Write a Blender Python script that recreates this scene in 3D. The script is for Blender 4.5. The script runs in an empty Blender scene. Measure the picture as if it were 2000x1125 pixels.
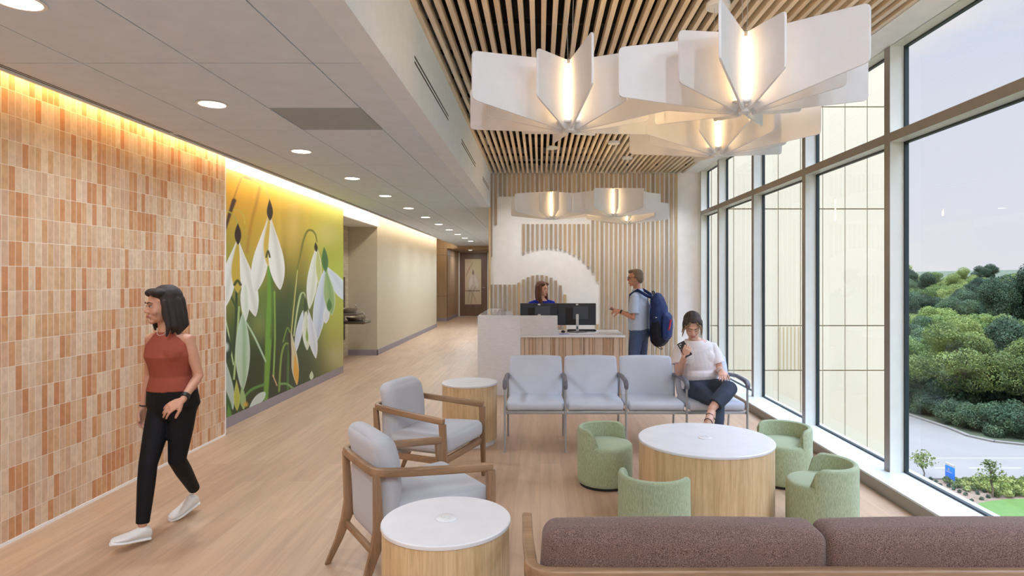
import bpy, bmesh, math, random
import numpy as np
from mathutils import Vector, Matrix, Quaternion
from math import pi, sin, cos, radians as R
SC = bpy.context.scene
COL = SC.collection
F, CX, CY, H = 1210.0, 1055.0, 543.0, 1.6
def at(x, y, Y): return Vector(((x-CX)/F*Y, Y, H-(y-CY)/F*Y))
def lin(c):
    return tuple(((v/255)/12.92 if v/255 <= .04045 else ((v/255+.055)/1.055)**2.4) for v in c) + (1.0,)

# ------------------------------------------------------------------ mesh builder
class MB:
    def __init__(s): s.v = []; s.f = []; s.m = []
    def add(s, vs, fs, mi=0):
        o = len(s.v); s.v += [tuple(v) for v in vs]; s.f += [tuple(i+o for i in f) for f in fs]; s.m += [mi]*len(fs); return s
    def box(s, x0, x1, y0, y1, z0, z1, mi=0):
        vs = [(x, y, z) for z in (z0, z1) for y in (y0, y1) for x in (x0, x1)]
        return s.add(vs, [(0,2,3,1),(4,5,7,6),(0,1,5,4),(2,6,7,3),(0,4,6,2),(1,3,7,5)], mi)
    def quad(s, a, b, c, d, mi=0): return s.add([a, b, c, d], [(0,1,2,3)], mi)
    def loft(s, rings, cap=True, mi=0, closed=False):
        n = len(rings[0]); vs = [p for r in rings for p in r]; fs = []
        k = len(rings)
        for i in range(k if closed else k-1):
            a, b = i*n, ((i+1) % k)*n
            for j in range(n): fs.append((a+j, a+(j+1)%n, b+(j+1)%n, b+j))
        if cap and not closed:
            fs.append(tuple(reversed(range(n)))); fs.append(tuple(range((k-1)*n, k*n)))
        return s.add(vs, fs, mi)
    def tube(s, pts, rad, n=10, cap=True, mi=0, round_ends=False):
        pts = [Vector(p) for p in pts]
        rs = list(rad) if hasattr(rad, '__len__') else [rad]*len(pts)
        rings = []
        d0 = (pts[1]-pts[0]).normalized()
        up = Vector((0,0,1)) if abs(d0.z) < .9 else Vector((1,0,0))
        u = d0.cross(up).normalized(); prev = d0
        frames = []
        for i, p in enumerate(pts):
            if i == 0: d = d0
            elif i == len(pts)-1: d = (pts[i]-pts[i-1]).normalized()
            else: d = ((pts[i]-pts[i-1]).normalized()+(pts[i+1]-pts[i]).normalized())
            if d.length < 1e-6: d = prev.copy()
            d.normalize()
            u = prev.rotation_difference(d) @ u; u = (u-d*u.dot(d)).normalized(); prev = d
            frames.append((p, d, u, rs[i]))
        if round_ends:
            p, d, u, r = frames[0]
            pre = [(p-d*r*cos(a), d, u, r*sin(a)) for a in (R(8), R(30), R(60))]
            p, d, u, r = frames[-1]
            post = [(p+d*r*cos(a), d, u, r*sin(a)) for a in (R(60), R(30), R(8))]
            frames = pre+frames+post
        for p, d, u, r in frames:
            w = d.cross(u)
            rings.append([p+u*r*cos(2*pi*j/n)+w*r*sin(2*pi*j/n) for j in range(n)])
        return s.loft(rings, cap, mi)
    def ell(s, c, r, rot=None, n=16, mi=0):
        c = Vector(c); q = rot or Matrix.Identity(3); rings = []
        m = n//2
        for i in range(1, m):
            t = pi*i/m
            rings.append([c+q @ Vector((r[0]*sin(t)*cos(2*pi*j/n), r[1]*sin(t)*sin(2*pi*j/n), -r[2]*cos(t))) for j in range(n)])
        return s.loft(rings, True, mi)
    def lathe(s, prof, n=48, c=(0,0,0), mi=0, cap=True):
        rings = [[(c[0]+r*cos(2*pi*j/n), c[1]+r*sin(2*pi*j/n), c[2]+z) for j in range(n)] for r, z in prof]
        return s.loft(rings, cap, mi)
    def prism(s, poly, fn, a, b, mi=0):
        """poly of (p,q); fn(p,q,t)->xyz ; t=a..b"""
        return s.loft([[fn(p, q, a) for p, q in poly], [fn(p, q, b) for p, q in poly]], True, mi)
    def bar(s, a, b, w, h, up=(0,0,1), mi=0):
        a, b = Vector(a), Vector(b); d = (b-a).normalized(); u = d.cross(Vector(up)).normalized(); v = u.cross(d)
        r = lambda p: [p+u*w/2+v*h/2, p-u*w/2+v*h/2, p-u*w/2-v*h/2, p+u*w/2-v*h/2]
        return s.loft([r(a), r(b)], True, mi)
    def xf(s, M):
        s.v = [tuple(M @ Vector(v)) for v in s.v]; return s
    def build(s, name, mat, parent=None, smooth=False, bevel=0, seg=2, offset=None, fix=True):
        me = bpy.data.meshes.new(name)
        vs = s.v
        if offset is not None: vs = [(v[0]-offset[0], v[1]-offset[1], v[2]-offset[2]) for v in vs]
        me.from_pydata(vs, [], s.f)
        mats = mat if isinstance(mat, (list, tuple)) else [mat]
        for m in mats: me.materials.append(m)
        me.polygons.foreach_set('material_index', s.m)
        bm = bmesh.new(); bm.from_mesh(me)
        if fix: bmesh.ops.recalc_face_normals(bm, faces=bm.faces)
        if bevel:
            es = [e for e in bm.edges if len(e.link_faces) == 2 and e.calc_face_angle(0) > R(30)]
            bmesh.ops.bevel(bm, geom=es, offset=bevel, segments=seg, profile=.5, affect='EDGES', clamp_overlap=True)
        if smooth or bevel:
            for f in bm.faces: f.smooth = True
            for e in bm.edges:
                if len(e.link_faces) == 2 and e.calc_face_angle(0) > R(38): e.smooth = False
        bm.to_mesh(me); bm.free(); me.update()
        o = bpy.data.objects.new(name, me); COL.objects.link(o)
        if parent: o.parent = parent
        return o
def tag(o, label=None, cat=None, group=None, kind=None):
    if label: o['label'] = label
    if cat: o['category'] = cat
    if group: o['group'] = group
    if kind: o['kind'] = kind
    return o
def thing(name, label, cat, loc=(0,0,0), rz=0, group=None):
    o = bpy.data.objects.new(name, None); o.empty_display_size = .1; COL.objects.link(o)
    o.location = loc; o.rotation_euler = (0, 0, rz)
    return tag(o, label, cat, group)
def struct(o, label=None): o['kind'] = 'structure'; 
def kids(o): return [c for c in o.children]
def copy_tree(o, loc=None, rz=None, label=None, parent=None, scale=None):
    c = o.copy(); COL.objects.link(c); c.parent = parent
    if loc is not None: c.location = loc
    if rz is not None: c.rotation_euler = (0, 0, rz)
    if scale is not None: c.scale = scale
    if label: c['label'] = label
    for ch in kids(o): copy_tree(ch, parent=c)
    return c
def roundrect(w, h, r, n=4):
    out = []
    for cx, cy, a0 in ((w/2-r, h/2-r, 0), (-w/2+r, h/2-r, 90), (-w/2+r, -h/2+r, 180), (w/2-r, -h/2+r, 270)):
        for k in range(n+1):
            a = R(a0+90*k/n); out.append((cx+r*cos(a), cy+r*sin(a)))
    return out

# ------------------------------------------------------------------ materials
def newmat(name):
    m = bpy.data.materials.new(name); m.use_nodes = True
    nt = m.node_tree; b = nt.nodes['Principled BSDF']; return m, nt, b
def N(nt, t, **kw):
    n = nt.nodes.new(t)
    for k, v in kw.items():
        if k in n.inputs: n.inputs[k].default_value = v
        else: setattr(n, k, v)
    return n
def ramp(nt, cols):
    r = nt.nodes.new('ShaderNodeValToRGB'); e = r.color_ramp.elements
    while len(e) < len(cols): e.new(.5)
    for i, (p, c) in enumerate(cols): e[i].position = p; e[i].color = c
    return r
def plain(name, c, rough=.5, metal=0, var=0, vs=8, bump=0, bs=200, spec=None, sheen=0, stretch=(1,1,1)):
    m, nt, b = newmat(name); L = nt.links
    col = lin(c)
    b.inputs['Roughness'].default_value = rough; b.inputs['Metallic'].default_value = metal
    if spec is not None: b.inputs['Specular IOR Level'].default_value = spec
    if sheen: b.inputs['Sheen Weight'].default_value = sheen
    tc = N(nt, 'ShaderNodeTexCoord'); mp = N(nt, 'ShaderNodeMapping'); mp.inputs['Scale'].default_value = stretch
    L.new(tc.outputs['Object'], mp.inputs['Vector'])
    no = N(nt, 'ShaderNodeTexNoise', Scale=vs, Detail=4.0); L.new(mp.outputs[0], no.inputs['Vector'])
    var = var or .03
    rp = ramp(nt, [(.3, tuple(v*(1-var) for v in col[:3])+(1,)), (.7, tuple(min(1, v*(1+var)) for v in col[:3])+(1,))])
    L.new(no.outputs['Fac'], rp.inputs[0]); L.new(rp.outputs[0], b.inputs['Base Color'])
    if bump:
        n2 = N(nt, 'ShaderNodeTexNoise', Scale=bs, Detail=2.0); L.new(mp.outputs[0], n2.inputs['Vector'])
        bp = N(nt, 'ShaderNodeBump', Strength=bump, Distance=.002); L.new(n2.outputs['Fac'], bp.inputs['Height']); L.new(bp.outputs[0], b.inputs['Normal'])
    return m
def wood(name, c1, c2, axis=2, rough=.45, sc=6, fine=90, k=.35):
    """grain runs along axis (object space)"""
    m, nt, b = newmat(name); L = nt.links
    tc = N(nt, 'ShaderNodeTexCoord'); mp = N(nt, 'ShaderNodeMapping')
    s = [1, 1, 1]; s[axis] = .06; mp.inputs['Scale'].default_value = s
    L.new(tc.outputs['Object'], mp.inputs['Vector'])
    a = N(nt, 'ShaderNodeTexNoise', Scale=sc*3, Detail=5.0, Distortion=.6); L.new(mp.outputs[0], a.inputs['Vector'])
    f = N(nt, 'ShaderNodeTexNoise', Scale=fine*2, Detail=3.0); L.new(mp.outputs[0], f.inputs['Vector'])
    mx = N(nt, 'ShaderNodeMix'); mx.inputs['Factor'].default_value = k
    L.new(a.outputs['Fac'], mx.inputs['A']); L.new(f.outputs['Fac'], mx.inputs['B'])
    rp = ramp(nt, [(.36, lin(c1)), (.62, lin(c2))]); L.new(mx.outputs[0], rp.inputs[0]); L.new(rp.outputs[0], b.inputs['Base Color'])
    b.inputs['Roughness'].default_value = rough
    bp = N(nt, 'ShaderNodeBump', Strength=.15, Distance=.001); L.new(f.outputs['Fac'], bp.inputs['Height']); L.new(bp.outputs[0], b.inputs['Normal'])
    return m
def fabric(name, c1, c2, sc=350, stretch=(1,1,1), rough=.9, bump=.5):
    m, nt, b = newmat(name); L = nt.links
    tc = N(nt, 'ShaderNodeTexCoord'); mp = N(nt, 'ShaderNodeMapping'); mp.inputs['Scale'].default_value = stretch
    L.new(tc.outputs['Object'], mp.inputs['Vector'])
    a = N(nt, 'ShaderNodeTexNoise', Scale=sc, Detail=3.0); L.new(mp.outputs[0], a.inputs['Vector'])
    rp = ramp(nt, [(.38, lin(c1)), (.62, lin(c2))]); L.new(a.outputs['Fac'], rp.inputs[0]); L.new(rp.outputs[0], b.inputs['Base Color'])
    b.inputs['Roughness'].default_value = rough; b.inputs['Sheen Weight'].default_value = .15; b.inputs['Specular IOR Level'].default_value = .2
    bp = N(nt, 'ShaderNodeBump', Strength=bump, Distance=.0015); L.new(a.outputs['Fac'], bp.inputs['Height']); L.new(bp.outputs[0], b.inputs['Normal'])
    return m
def emis(name, c, st):
    m, nt, b = newmat(name); nt.nodes.remove(b)
    e = N(nt, 'ShaderNodeEmission', Strength=st); e.inputs[0].default_value = lin(c)
    nt.links.new(e.outputs[0], nt.nodes['Material Output'].inputs[0]); return m
def glassmat(name, tint=(.96, .96, .945, 1), refl=.06):
    m, nt, b = newmat(name); nt.nodes.remove(b); L = nt.links
    t = N(nt, 'ShaderNodeBsdfTransparent'); t.inputs[0].default_value = tint
    g = N(nt, 'ShaderNodeBsdfGlossy', Roughness=.0); mx = N(nt, 'ShaderNodeMixShader')
    fr = N(nt, 'ShaderNodeFresnel', IOR=1.35); ge = N(nt, 'ShaderNodeNewGeometry'); mr = N(nt, 'ShaderNodeMapRange'); mr.inputs[3].default_value = 1.3; mr.inputs[4].default_value = 1/1.3; L.new(ge.outputs['Backfacing'], mr.inputs[0]); L.new(mr.outputs[0], fr.inputs['IOR']); L.new(fr.outputs[0], mx.inputs[0])
    L.new(t.outputs[0], mx.inputs[1]); L.new(g.outputs[0], mx.inputs[2]); L.new(mx.outputs[0], nt.nodes['Material Output'].inputs[0])
    return m
M = {}
M['white'] = plain('white_paint', (240, 240, 240), .6)
M['white_cool'] = plain('soffit_paint', (222, 234, 250), .6)
M['cream'] = plain('cream_paint', (200, 190, 168), .65)
M['ceil'] = plain('acoustic_tile', (214, 228, 248), .9, bump=.2, bs=300)
M['grille'] = plain('grey_grille', (160, 172, 182), .8)
M['dark'] = plain('dark_plenum', (18, 18, 20), .9)
M['duct'] = plain('plenum_black', (34, 34, 36), .8)
M['base'] = plain('grey_base', (150, 143, 150), .6)
M['oak_slat'] = wood('oak_slat', (210, 194, 174), (230, 214, 194), 1, .6)
M['oak_v'] = wood('oak_vertical', (196, 166, 128), (220, 194, 156), 2, .45)
M['oak_drum'] = wood('oak_drum', (188, 156, 114), (218, 190, 148), 2, .4, sc=12)
M['oak_frame'] = wood('oak_frame', (128, 98, 72), (166, 132, 100), 0, .4, sc=5)
M['oak_frame_v'] = wood('oak_frame_vertical', (124, 94, 68), (162, 128, 96), 2, .4, sc=5)
M['door'] = wood('walnut_door', (108, 84, 70), (126, 100, 84), 2, .4)
M['panel'] = wood('wood_panel', (156, 130, 102), (172, 146, 116), 2, .4)
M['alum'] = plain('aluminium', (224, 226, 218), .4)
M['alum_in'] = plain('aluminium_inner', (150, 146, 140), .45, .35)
M['gasket'] = plain('dark_gasket', (34, 48, 52), .5)
M['sill'] = plain('sill_white', (214, 220, 222), .3)
M['glass'] = glassmat('window_glass')
M['stone'] = plain('white_stone', (222, 222, 226), .35, var=.06, vs=14, stretch=(1, 1, 9))
M['quartz'] = plain('quartz_top', (232, 232, 232), .2)
M['topwhite'] = plain('white_laminate', (226, 226, 228), .35)
M['vinyl'] = plain('grey_vinyl', (196, 202, 214), .5, bump=.15, bs=400)
M['fab'] = fabric('grey_fabric', (178, 180, 186), (192, 194, 200), 700, bump=.25)
M['green'] = fabric('green_fabric', (140, 152, 122), (172, 182, 148), 420, (1, 1, .1))
M['tweed'] = fabric('brown_tweed', (66, 46, 42), (140, 113, 102), 450, bump=.8)
M['steel'] = plain('satin_steel', (186, 190, 194), .35, .7)
M['armgrey'] = plain('grey_polymer', (104, 104, 114), .5)
M['black'] = plain('black_plastic', (20, 20, 22), .5)
M['monitor'] = plain('monitor_back', (46, 52, 60), .4)
M['monitor2'] = plain('monitor_panel', (70, 78, 90), .45)
M['silver'] = plain('silver_plastic', (206, 208, 210), .35, .4)
M['stainless'] = plain('stainless', (176, 168, 156), .28, .9)
M['darksteel'] = plain('dark_steel', (112, 102, 92), .4, .7)
M['petal'] = plain('white_felt', (242, 243, 247), .85, bump=.1, bs=300)
M['trimwhite'] = plain('white_trim', (240, 240, 240), .5)
M['tube'] = emis('lamp_tube', (255, 208, 145), 95)
M['down'] = emis('downlight', (255, 244, 228), 9)
M['led'] = emis('cove_led', (255, 220, 165), 14)
M['cable'] = plain('steel_cable', (200, 200, 200), .4, .5)
M['rubber'] = plain('rubber_black', (26, 26, 28), .7)
# ------------------------------------------------------------------ special materials
def floor_mat():
    m, nt, b = newmat('plank_floor'); L = nt.links
    tc = N(nt, 'ShaderNodeTexCoord'); mp = N(nt, 'ShaderNodeMapping'); mp.inputs['Rotation'].default_value = (0, 0, R(90))
    L.new(tc.outputs['Object'], mp.inputs[0])
    br = N(nt, 'ShaderNodeTexBrick', Scale=1.0); br.offset = .37
    br.inputs['Brick Width'].default_value = 1.22; br.inputs['Row Height'].default_value = .18
    br.inputs['Mortar Size'].default_value = .0012; br.inputs['Mortar Smooth'].default_value = .4
    br.inputs['Color1'].default_value = lin((187, 154, 126)); br.inputs['Color2'].default_value = lin((198, 167, 138))
    br.inputs['Mortar'].default_value = lin((170, 140, 114))
    L.new(mp.outputs[0], br.inputs['Vector'])
    m2 = N(nt, 'ShaderNodeMapping'); m2.inputs['Scale'].default_value = (7, .5, 1); L.new(tc.outputs['Object'], m2.inputs[0])
    a = N(nt, 'ShaderNodeTexNoise', Scale=3.0, Detail=6.0, Distortion=.4); L.new(m2.outputs[0], a.inputs['Vector'])
    rp = ramp(nt, [(.3, (.82, .82, .82, 1)), (.7, (1.06, 1.06, 1.06, 1))]); L.new(a.outputs['Fac'], rp.inputs[0])
    mx = N(nt, 'ShaderNodeMix', data_type='RGBA', blend_type='MULTIPLY'); mx.inputs[0].default_value = 1
    L.new(br.outputs['Color'], mx.inputs[6]); L.new(rp.outputs[0], mx.inputs[7]); L.new(mx.outputs[2], b.inputs['Base Color'])
    b.inputs['Roughness'].default_value = .38; b.inputs['Specular IOR Level'].default_value = .45
    bp = N(nt, 'ShaderNodeBump', Strength=.08, Distance=.001); L.new(a.outputs['Fac'], bp.inputs['Height']); L.new(bp.outputs[0], b.inputs['Normal'])
    return m
def tile_mat(name, cols, w=.0497, h=.152, mortar=(232, 222, 208), ax=1, off=0.0):
    m, nt, b = newmat(name); L = nt.links
    tc = N(nt, 'ShaderNodeTexCoord'); sx = N(nt, 'ShaderNodeSeparateXYZ'); L.new(tc.outputs['Object'], sx.inputs[0])
    def mth(op, x, y=None):
        n = N(nt, 'ShaderNodeMath', operation=op)
        for i, v in enumerate((x, y)):
            if v is None: continue
            if isinstance(v, (int, float)): n.inputs[i].default_value = v
            else: L.new(v, n.inputs[i])
        return n.outputs[0]
    u = mth('DIVIDE', sx.outputs[ax], w); v = mth('DIVIDE', sx.outputs[2], h)
    fu, fv = mth('FLOOR', u), mth('FLOOR', v)
    if off:
        u = mth('ADD', u, mth('MULTIPLY', mth('MODULO', fv, 2.0), off)); fu = mth('FLOOR', u)
    ru, rv = mth('FRACT', u), mth('FRACT', v)
    g = .0016
    eu = mth('MINIMUM', ru, mth('SUBTRACT', 1.0, ru)); ev = mth('MINIMUM', rv, mth('SUBTRACT', 1.0, rv))
    mask = mth('MULTIPLY', mth('GREATER_THAN', eu, g/w), mth('GREATER_THAN', ev, g/h))
    cb = N(nt, 'ShaderNodeCombineXYZ'); L.new(fu, cb.inputs[0]); L.new(fv, cb.inputs[1])
    wn = N(nt, 'ShaderNodeTexWhiteNoise', noise_dimensions='3D'); L.new(cb.outputs[0], wn.inputs['Vector'])
    rp = ramp(nt, cols); rp.color_ramp.interpolation = 'LINEAR'; L.new(wn.outputs['Value'], rp.inputs[0])
    no = N(nt, 'ShaderNodeTexNoise', Scale=22.0, Detail=4.0)
    va = N(nt, 'ShaderNodeVectorMath', operation='ADD'); L.new(tc.outputs['Object'], va.inputs[0]); L.new(wn.outputs['Color'], va.inputs[1]); L.new(va.outputs[0], no.inputs['Vector'])
    r2 = ramp(nt, [(.3, (.88, .86, .84, 1)), (.7, (1.08, 1.09, 1.1, 1))]); L.new(no.outputs['Fac'], r2.inputs[0])
    mx = N(nt, 'ShaderNodeMix', data_type='RGBA', blend_type='MULTIPLY'); mx.inputs[0].default_value = 1
    L.new(rp.outputs[0], mx.inputs[6]); L.new(r2.outputs[0], mx.inputs[7])
    m2 = N(nt, 'ShaderNodeMix', data_type='RGBA'); L.new(mask, m2.inputs[0]); m2.inputs[6].default_value = lin(mortar); L.new(mx.outputs[2], m2.inputs[7])
    L.new(m2.outputs[2], b.inputs['Base Color'])
    rr = N(nt, 'ShaderNodeMapRange'); L.new(mask, rr.inputs[0]); rr.inputs[3].default_value = .8; rr.inputs[4].default_value = .32; L.new(rr.outputs[0], b.inputs['Roughness'])
    bp = N(nt, 'ShaderNodeBump', Strength=.5, Distance=.002)
    hh = mth('ADD', mask, mth('MULTIPLY', no.outputs['Fac'], .4)); L.new(hh, bp.inputs['Height']); L.new(bp.outputs[0], b.inputs['Normal'])
    return m
M['floor'] = floor_mat()
M['tile'] = tile_mat('zellige_tile', [(0, (206, 140, 92)), (.14, (214, 156, 106)), (.26, (224, 182, 130)), (.45, (226, 188, 148)), (.6, (216, 178, 144)), (.8, (232, 204, 170)), (1, (224, 196, 170))] and
    [(p, lin(c)) for p, c in ((0, (194, 134, 92)), (.16, (200, 144, 100)), (.3, (206, 166, 124)), (.48, (212, 180, 148)), (.62, (202, 166, 138)), (.8, (220, 196, 166)), (1, (214, 186, 162)))])
M['altile'] = tile_mat('alcove_tile', [(0, lin((206, 192, 166))), (1, lin((222, 210, 186)))], .3, .076, (170, 158, 138), 1, .5)

def S(o): return tag(o, kind='structure')
YB = -3.0
# ---- floor
S(MB().box(-4.2, 2.9, YB, 26.0, -.12, 0).build('floor', M['floor']))
# ---- left walls
S(MB().box(-3.45, -3.2, YB, 6.29, 0.02, 3.05).build('wall_left', M['tile']))
S(MB().box(-3.45, -3.196, YB, 6.292, 0, .02).build('trim_1', M['trimwhite']))
S(MB().box(-3.215, -3.194, 6.285, 6.3, 0.02, 3.05).build('trim_2', M['trimwhite']))
w = MB(); w.box(-3.9, -3.35, 6.29, 10.5, 0, 3.05); w.box(-3.9, -3.35, 10.5, 12.85, 2.66, 3.05)
S(w.build('wall_left_mural', M['white']))
S(MB().box(-4.15, -3.98, 10.4, 12.9, 0, 2.7).build('wall_alcove', M['altile']))
S(MB().box(-4.15, -3.38, 12.85, 20.2, 0, 3.05).build('wall_left_corridor', M['cream']))
S(MB().box(-4.15, -3.85, 20.2, 26, 0, 3.05).build('wall_left_far', M['cream']))
b = MB(); b.box(-3.352, -3.335, 6.3, 10.505, 0, .115)
S(b.build('baseboard_left', M['base']))
b = MB(); b.box(-3.98, -3.368, 12.838, 12.852, 0, .115); b.box(-3.382, -3.368, 12.838, 20.21, 0, .115); b.box(-3.98, -3.378, 20.2, 20.212, 0, .115)
S(b.build('baseboard_corridor', M['base']))
# wood clad pier at the corridor end
b = MB()
zs = [0, .93, 2.45, 2.70]
for i in range(3):
    b.box(-3.85, -3.452, 23.05, 23.07, zs[i]+.006, zs[i+1]-.006); b.box(-3.465, -3.45, 23.05, 25.8, zs[i]+.006, zs[i+1]-.006)
S(b.build('wall_wood_panel', M['panel']))
S(MB().box(-3.85, -3.46, 23.06, 25.8, 0, 2.7).build('wall_panel_core', M['darksteel']))
b = MB(); b.box(-3.85, -3.44, 23.038, 23.05, 0, .11); b.box(-3.45, -3.436, 23.038, 25.8, 0, .11)
S(b.build('baseboard_panel', M['base']))
# far wall with the door
w = MB(); w.box(-3.45, -3.40, 25.8, 26.1, 0, 2.8); w.box(-3.40, -2.16, 25.8, 26.1, 2.7, 2.8); w.box(-2.16, -.8, 25.8, 26.1, 0, 2.8)
S(w.build('wall_far', M['panel']))
S(MB().box(-.867, -.7, 10.75, 26.1, 0, 2.83).build('wall_right_corridor', M['cream']))
dr = thing('door_1', 'dark brown corridor door with narrow frosted flower glass panel', 'door', (-2.78, 25.85, 0)); dr['kind'] = 'structure'
x0, x1 = -3.35+2.78, -2.2+2.78
d = MB(); gx0, gx1, gz0, gz1 = -3.14+2.78, -2.46+2.78, .5, 2.39
d.box(x0, gx0, 0, .05, .01, 2.67); d.box(gx1, x1, 0, .05, .01, 2.67); d.box(gx0, gx1, 0, .05, .01, gz0); d.box(gx0, gx1, 0, .05, gz1, 2.67)
d.build('door_leaf', M['door'], dr)
f = MB(); f.box(x0-.05, x0, -.05, .06, 0, 2.72); f.box(x1, x1+.04, -.05, .06, 0, 2.72); f.box(x0-.05, x1+.04, -.05, .06, 2.67, 2.72); f.box(x0, x1, -.02, .05, 0, .012)
f.build('door_frame', M['alum'], dr)
# etched flower glass as a coloured mesh
def paint_mesh(name, mat, nu, nv, P, colf, parent=None):
    us, vs = np.meshgrid(np.linspace(0, 1, nu), np.linspace(0, 1, nv))
    col = colf(us.ravel(), vs.ravel())
    pts = P(us.ravel(), vs.ravel())
    me = bpy.data.meshes.new(name)
    idx = np.arange(nu*nv).reshape(nv, nu)
    q = np.stack([idx[:-1, :-1], idx[:-1, 1:], idx[1:, 1:], idx[1:, :-1]], -1).reshape(-1, 4)
    me.from_pydata(pts.tolist(), [], q.tolist())
    ca = me.color_attributes.new('print', 'FLOAT_COLOR', 'POINT')
    c4 = np.ones((len(col), 4), np.float32); c4[:, :3] = col; ca.data.foreach_set('color', c4.ravel())
    me.materials.append(mat)
    o = bpy.data.objects.new(name, me); COL.objects.link(o)
    if parent: o.parent = parent
    return o
def printmat(name, rough=.35):
    m, nt, b = newmat(name); a = N(nt, 'ShaderNodeAttribute', attribute_name='print'); nt.links.new(a.outputs['Color'], b.inputs['Base Color'])
    b.inputs['Roughness'].default_value = rough; return m
M['print'] = printmat('printed_panel')
def tolin(c):
    c = np.asarray(c, np.float64)/255.0
    return np.where(c <= .04045, c/12.92, ((c+.055)/1.055)**2.4)
class Canvas:
    """procedural painting in arbitrary 2-D coordinates"""
    def __init__(s, x, y, base): s.x, s.y = x, y; s.c = np.zeros((len(x), 3)); s.c[:] = tolin(base)
    def blend(s, a, col): a = np.clip(a, 0, 1)[:, None]; s.c = s.c*(1-a)+tolin(col)*a
    def blob(s, cx, cy, rx, ry, col, a=1, rot=0, p=1.0):
        t = R(rot); dx, dy = s.x-cx, s.y-cy; u = (dx*cos(t)+dy*sin(t))/rx; v = (-dx*sin(t)+dy*cos(t))/ry
        s.blend(a*np.exp(-(u*u+v*v)**p), col)
    def stroke(s, pts, w, col, soft=1.0, a=1):
        best = np.full(len(s.x), 1e9)
        ws = w if hasattr(w, '__len__') else [w]*len(pts)
        if len(pts) > 2:
            P, W2, n = [], [], len(pts)
            for i in range(n-1):
                p0, p1, p2, p3 = [np.array(pts[max(0, min(n-1, j))], float) for j in (i-1, i, i+1, i+2)]
                for k in range(4):
                    t = k/4; P.append(tuple(.5*(2*p1+(p2-p0)*t+(2*p0-5*p1+4*p2-p3)*t*t+(3*p1-p0-3*p2+p3)*t**3))); W2.append(ws[i]*(1-t)+ws[i+1]*t)
            P.append(pts[-1]); W2.append(ws[-1]); pts, ws = P, W2
        for i in range(len(pts)-1):
            (x0, y0), (x1, y1) = pts[i], pts[i+1]; dx, dy = x1-x0, y1-y0; L2 = dx*dx+dy*dy+1e-9
            t = np.clip(((s.x-x0)*dx+(s.y-y0)*dy)/L2, 0, 1)
            d = np.hypot(s.x-x0-t*dx, s.y-y0-t*dy)-(ws[i]*(1-t)+ws[i+1]*t)
            best = np.minimum(best, d)
        s.blend(a*np.clip(.5-best/soft, 0, 1), col)
    def petal(s, x0, y0, x1, y1, w, col, edge=None, soft=1.2, bulge=.6, a=1, shade=None):
        dx, dy = x1-x0, y1-y0; Ln = math.hypot(dx, dy); ux, uy = dx/Ln, dy/Ln
        t = ((s.x-x0)*ux+(s.y-y0)*uy)/Ln; n = (-(s.x-x0)*uy+(s.y-y0)*ux)
        tt = np.clip(t, 1e-4, 1-1e-4)
        e = math.log(.5)/math.log(bulge); prof = w*np.sin(pi*tt**e)**.8
        ins = (t > 0) & (t < 1); d = np.abs(n)-prof
        al = np.where(ins, np.clip(.5-d/soft, 0, 1), 0)
        s.blend(al*a, col)
        if shade is not None: s.blend(al*a*.6*np.exp(-((n/(w*.5)+.45)**2)/.5), shade)
        if edge is not None: s.blend(al*a*np.exp(-(d/1.2)**2)*.7, edge)
def door_print(u, v):
    c = Canvas(u*32, (1-v)*90, (214, 196, 158))
    c.blob(26, 10, 14, 24, (216, 204, 152), .8); c.blob(18, 50, 14, 26, (222, 208, 192), .8); c.blob(8, 70, 9, 18, (196, 184, 158), .6)
    c.stroke([(2, 34), (9, 18), (16, 6)], [.8, 1.4, .3], (168, 120, 88), 1.6, .6)
    c.petal(14, 28, 10, 62, 5, (230, 222, 212), (196, 180, 160)); c.petal(18, 28, 25, 60, 5, (226, 218, 208), (196, 180, 160)); c.petal(16, 20, 16, 32, 2, (150, 134, 110))
    c.stroke([(12, 88), (15, 70), (20, 56)], .7, (136, 128, 104), 1.5, .7); c.stroke([(6, 86), (9, 66), (14, 52)], .6, (140, 130, 110), 1.5, .6); c.stroke([(22, 86), (18, 74), (10, 62)], .6, (140, 130, 110), 1.5, .6)
    for i, (a, b) in enumerate(((1, 3), (4.5, 7), (7.6, 10), (10.5, 12.5), (13.2, 15), (15.6, 17.5), (18, 19.6), (21, 22.8), (23.4, 25), (26, 29))):
        c.stroke([(a, 63.6), (b-.5, 63.0)], [.7, .9], (84, 72, 60), .9, .9)
    return c.c
paint_mesh('glass_panel', M['print'], 60, 150, lambda u, v: np.stack([gx0+(gx1-gx0)*u, np.full_like(u, .012), gz0+(gz1-gz0)*v], -1), door_print, dr)
h = MB(); h.tube([(x1-.09, -.0, 1.2), (x1-.09, -.06, 1.2), (x1-.2, -.06, 1.2)], .011); h.build('door_handle', M['steel'], dr, smooth=True)

# ---- tiled ceiling
XE = [-3.087, -2.56, -1.92, -1.27, -.999]; YE = [YB]+[3.46+1.56*k for k in range(-3, 13)]
YE = [y for y in YE if y < 23.05]+[23.05]
YE = sorted(set(round(y, 3) for y in YE))
c = MB(); g = .004
RET = [(-1.92, -1.27, 4.373, 5.02)]
for i in range(4):
    for j in range(len(YE)-1):
        a0, a1, b0, b1 = XE[i], XE[i+1], YE[j], YE[j+1]
        if i == 2 and abs(b1-5.02) < .02: b1 = 4.373
        if i == 3 and b0 > 10: a1 = -.867
        if i == 3 and b0 < 10.6 < b1: a1 = -.999
        c.box(a0+g, a1-(g if i < 3 else 0), b0+g, b1-g, 2.8, 2.82)
S(c.build('ceiling', M['ceil']))
S(MB().box(-3.087, -.867, YB, 23.05, 2.823, 2.86).build('ceiling_grid', M['grille']))
S(MB().box(-.999, -.867, 10.6, 11.27, 2.8, 2.82).build('ceiling_infill', M['ceil']))
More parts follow.
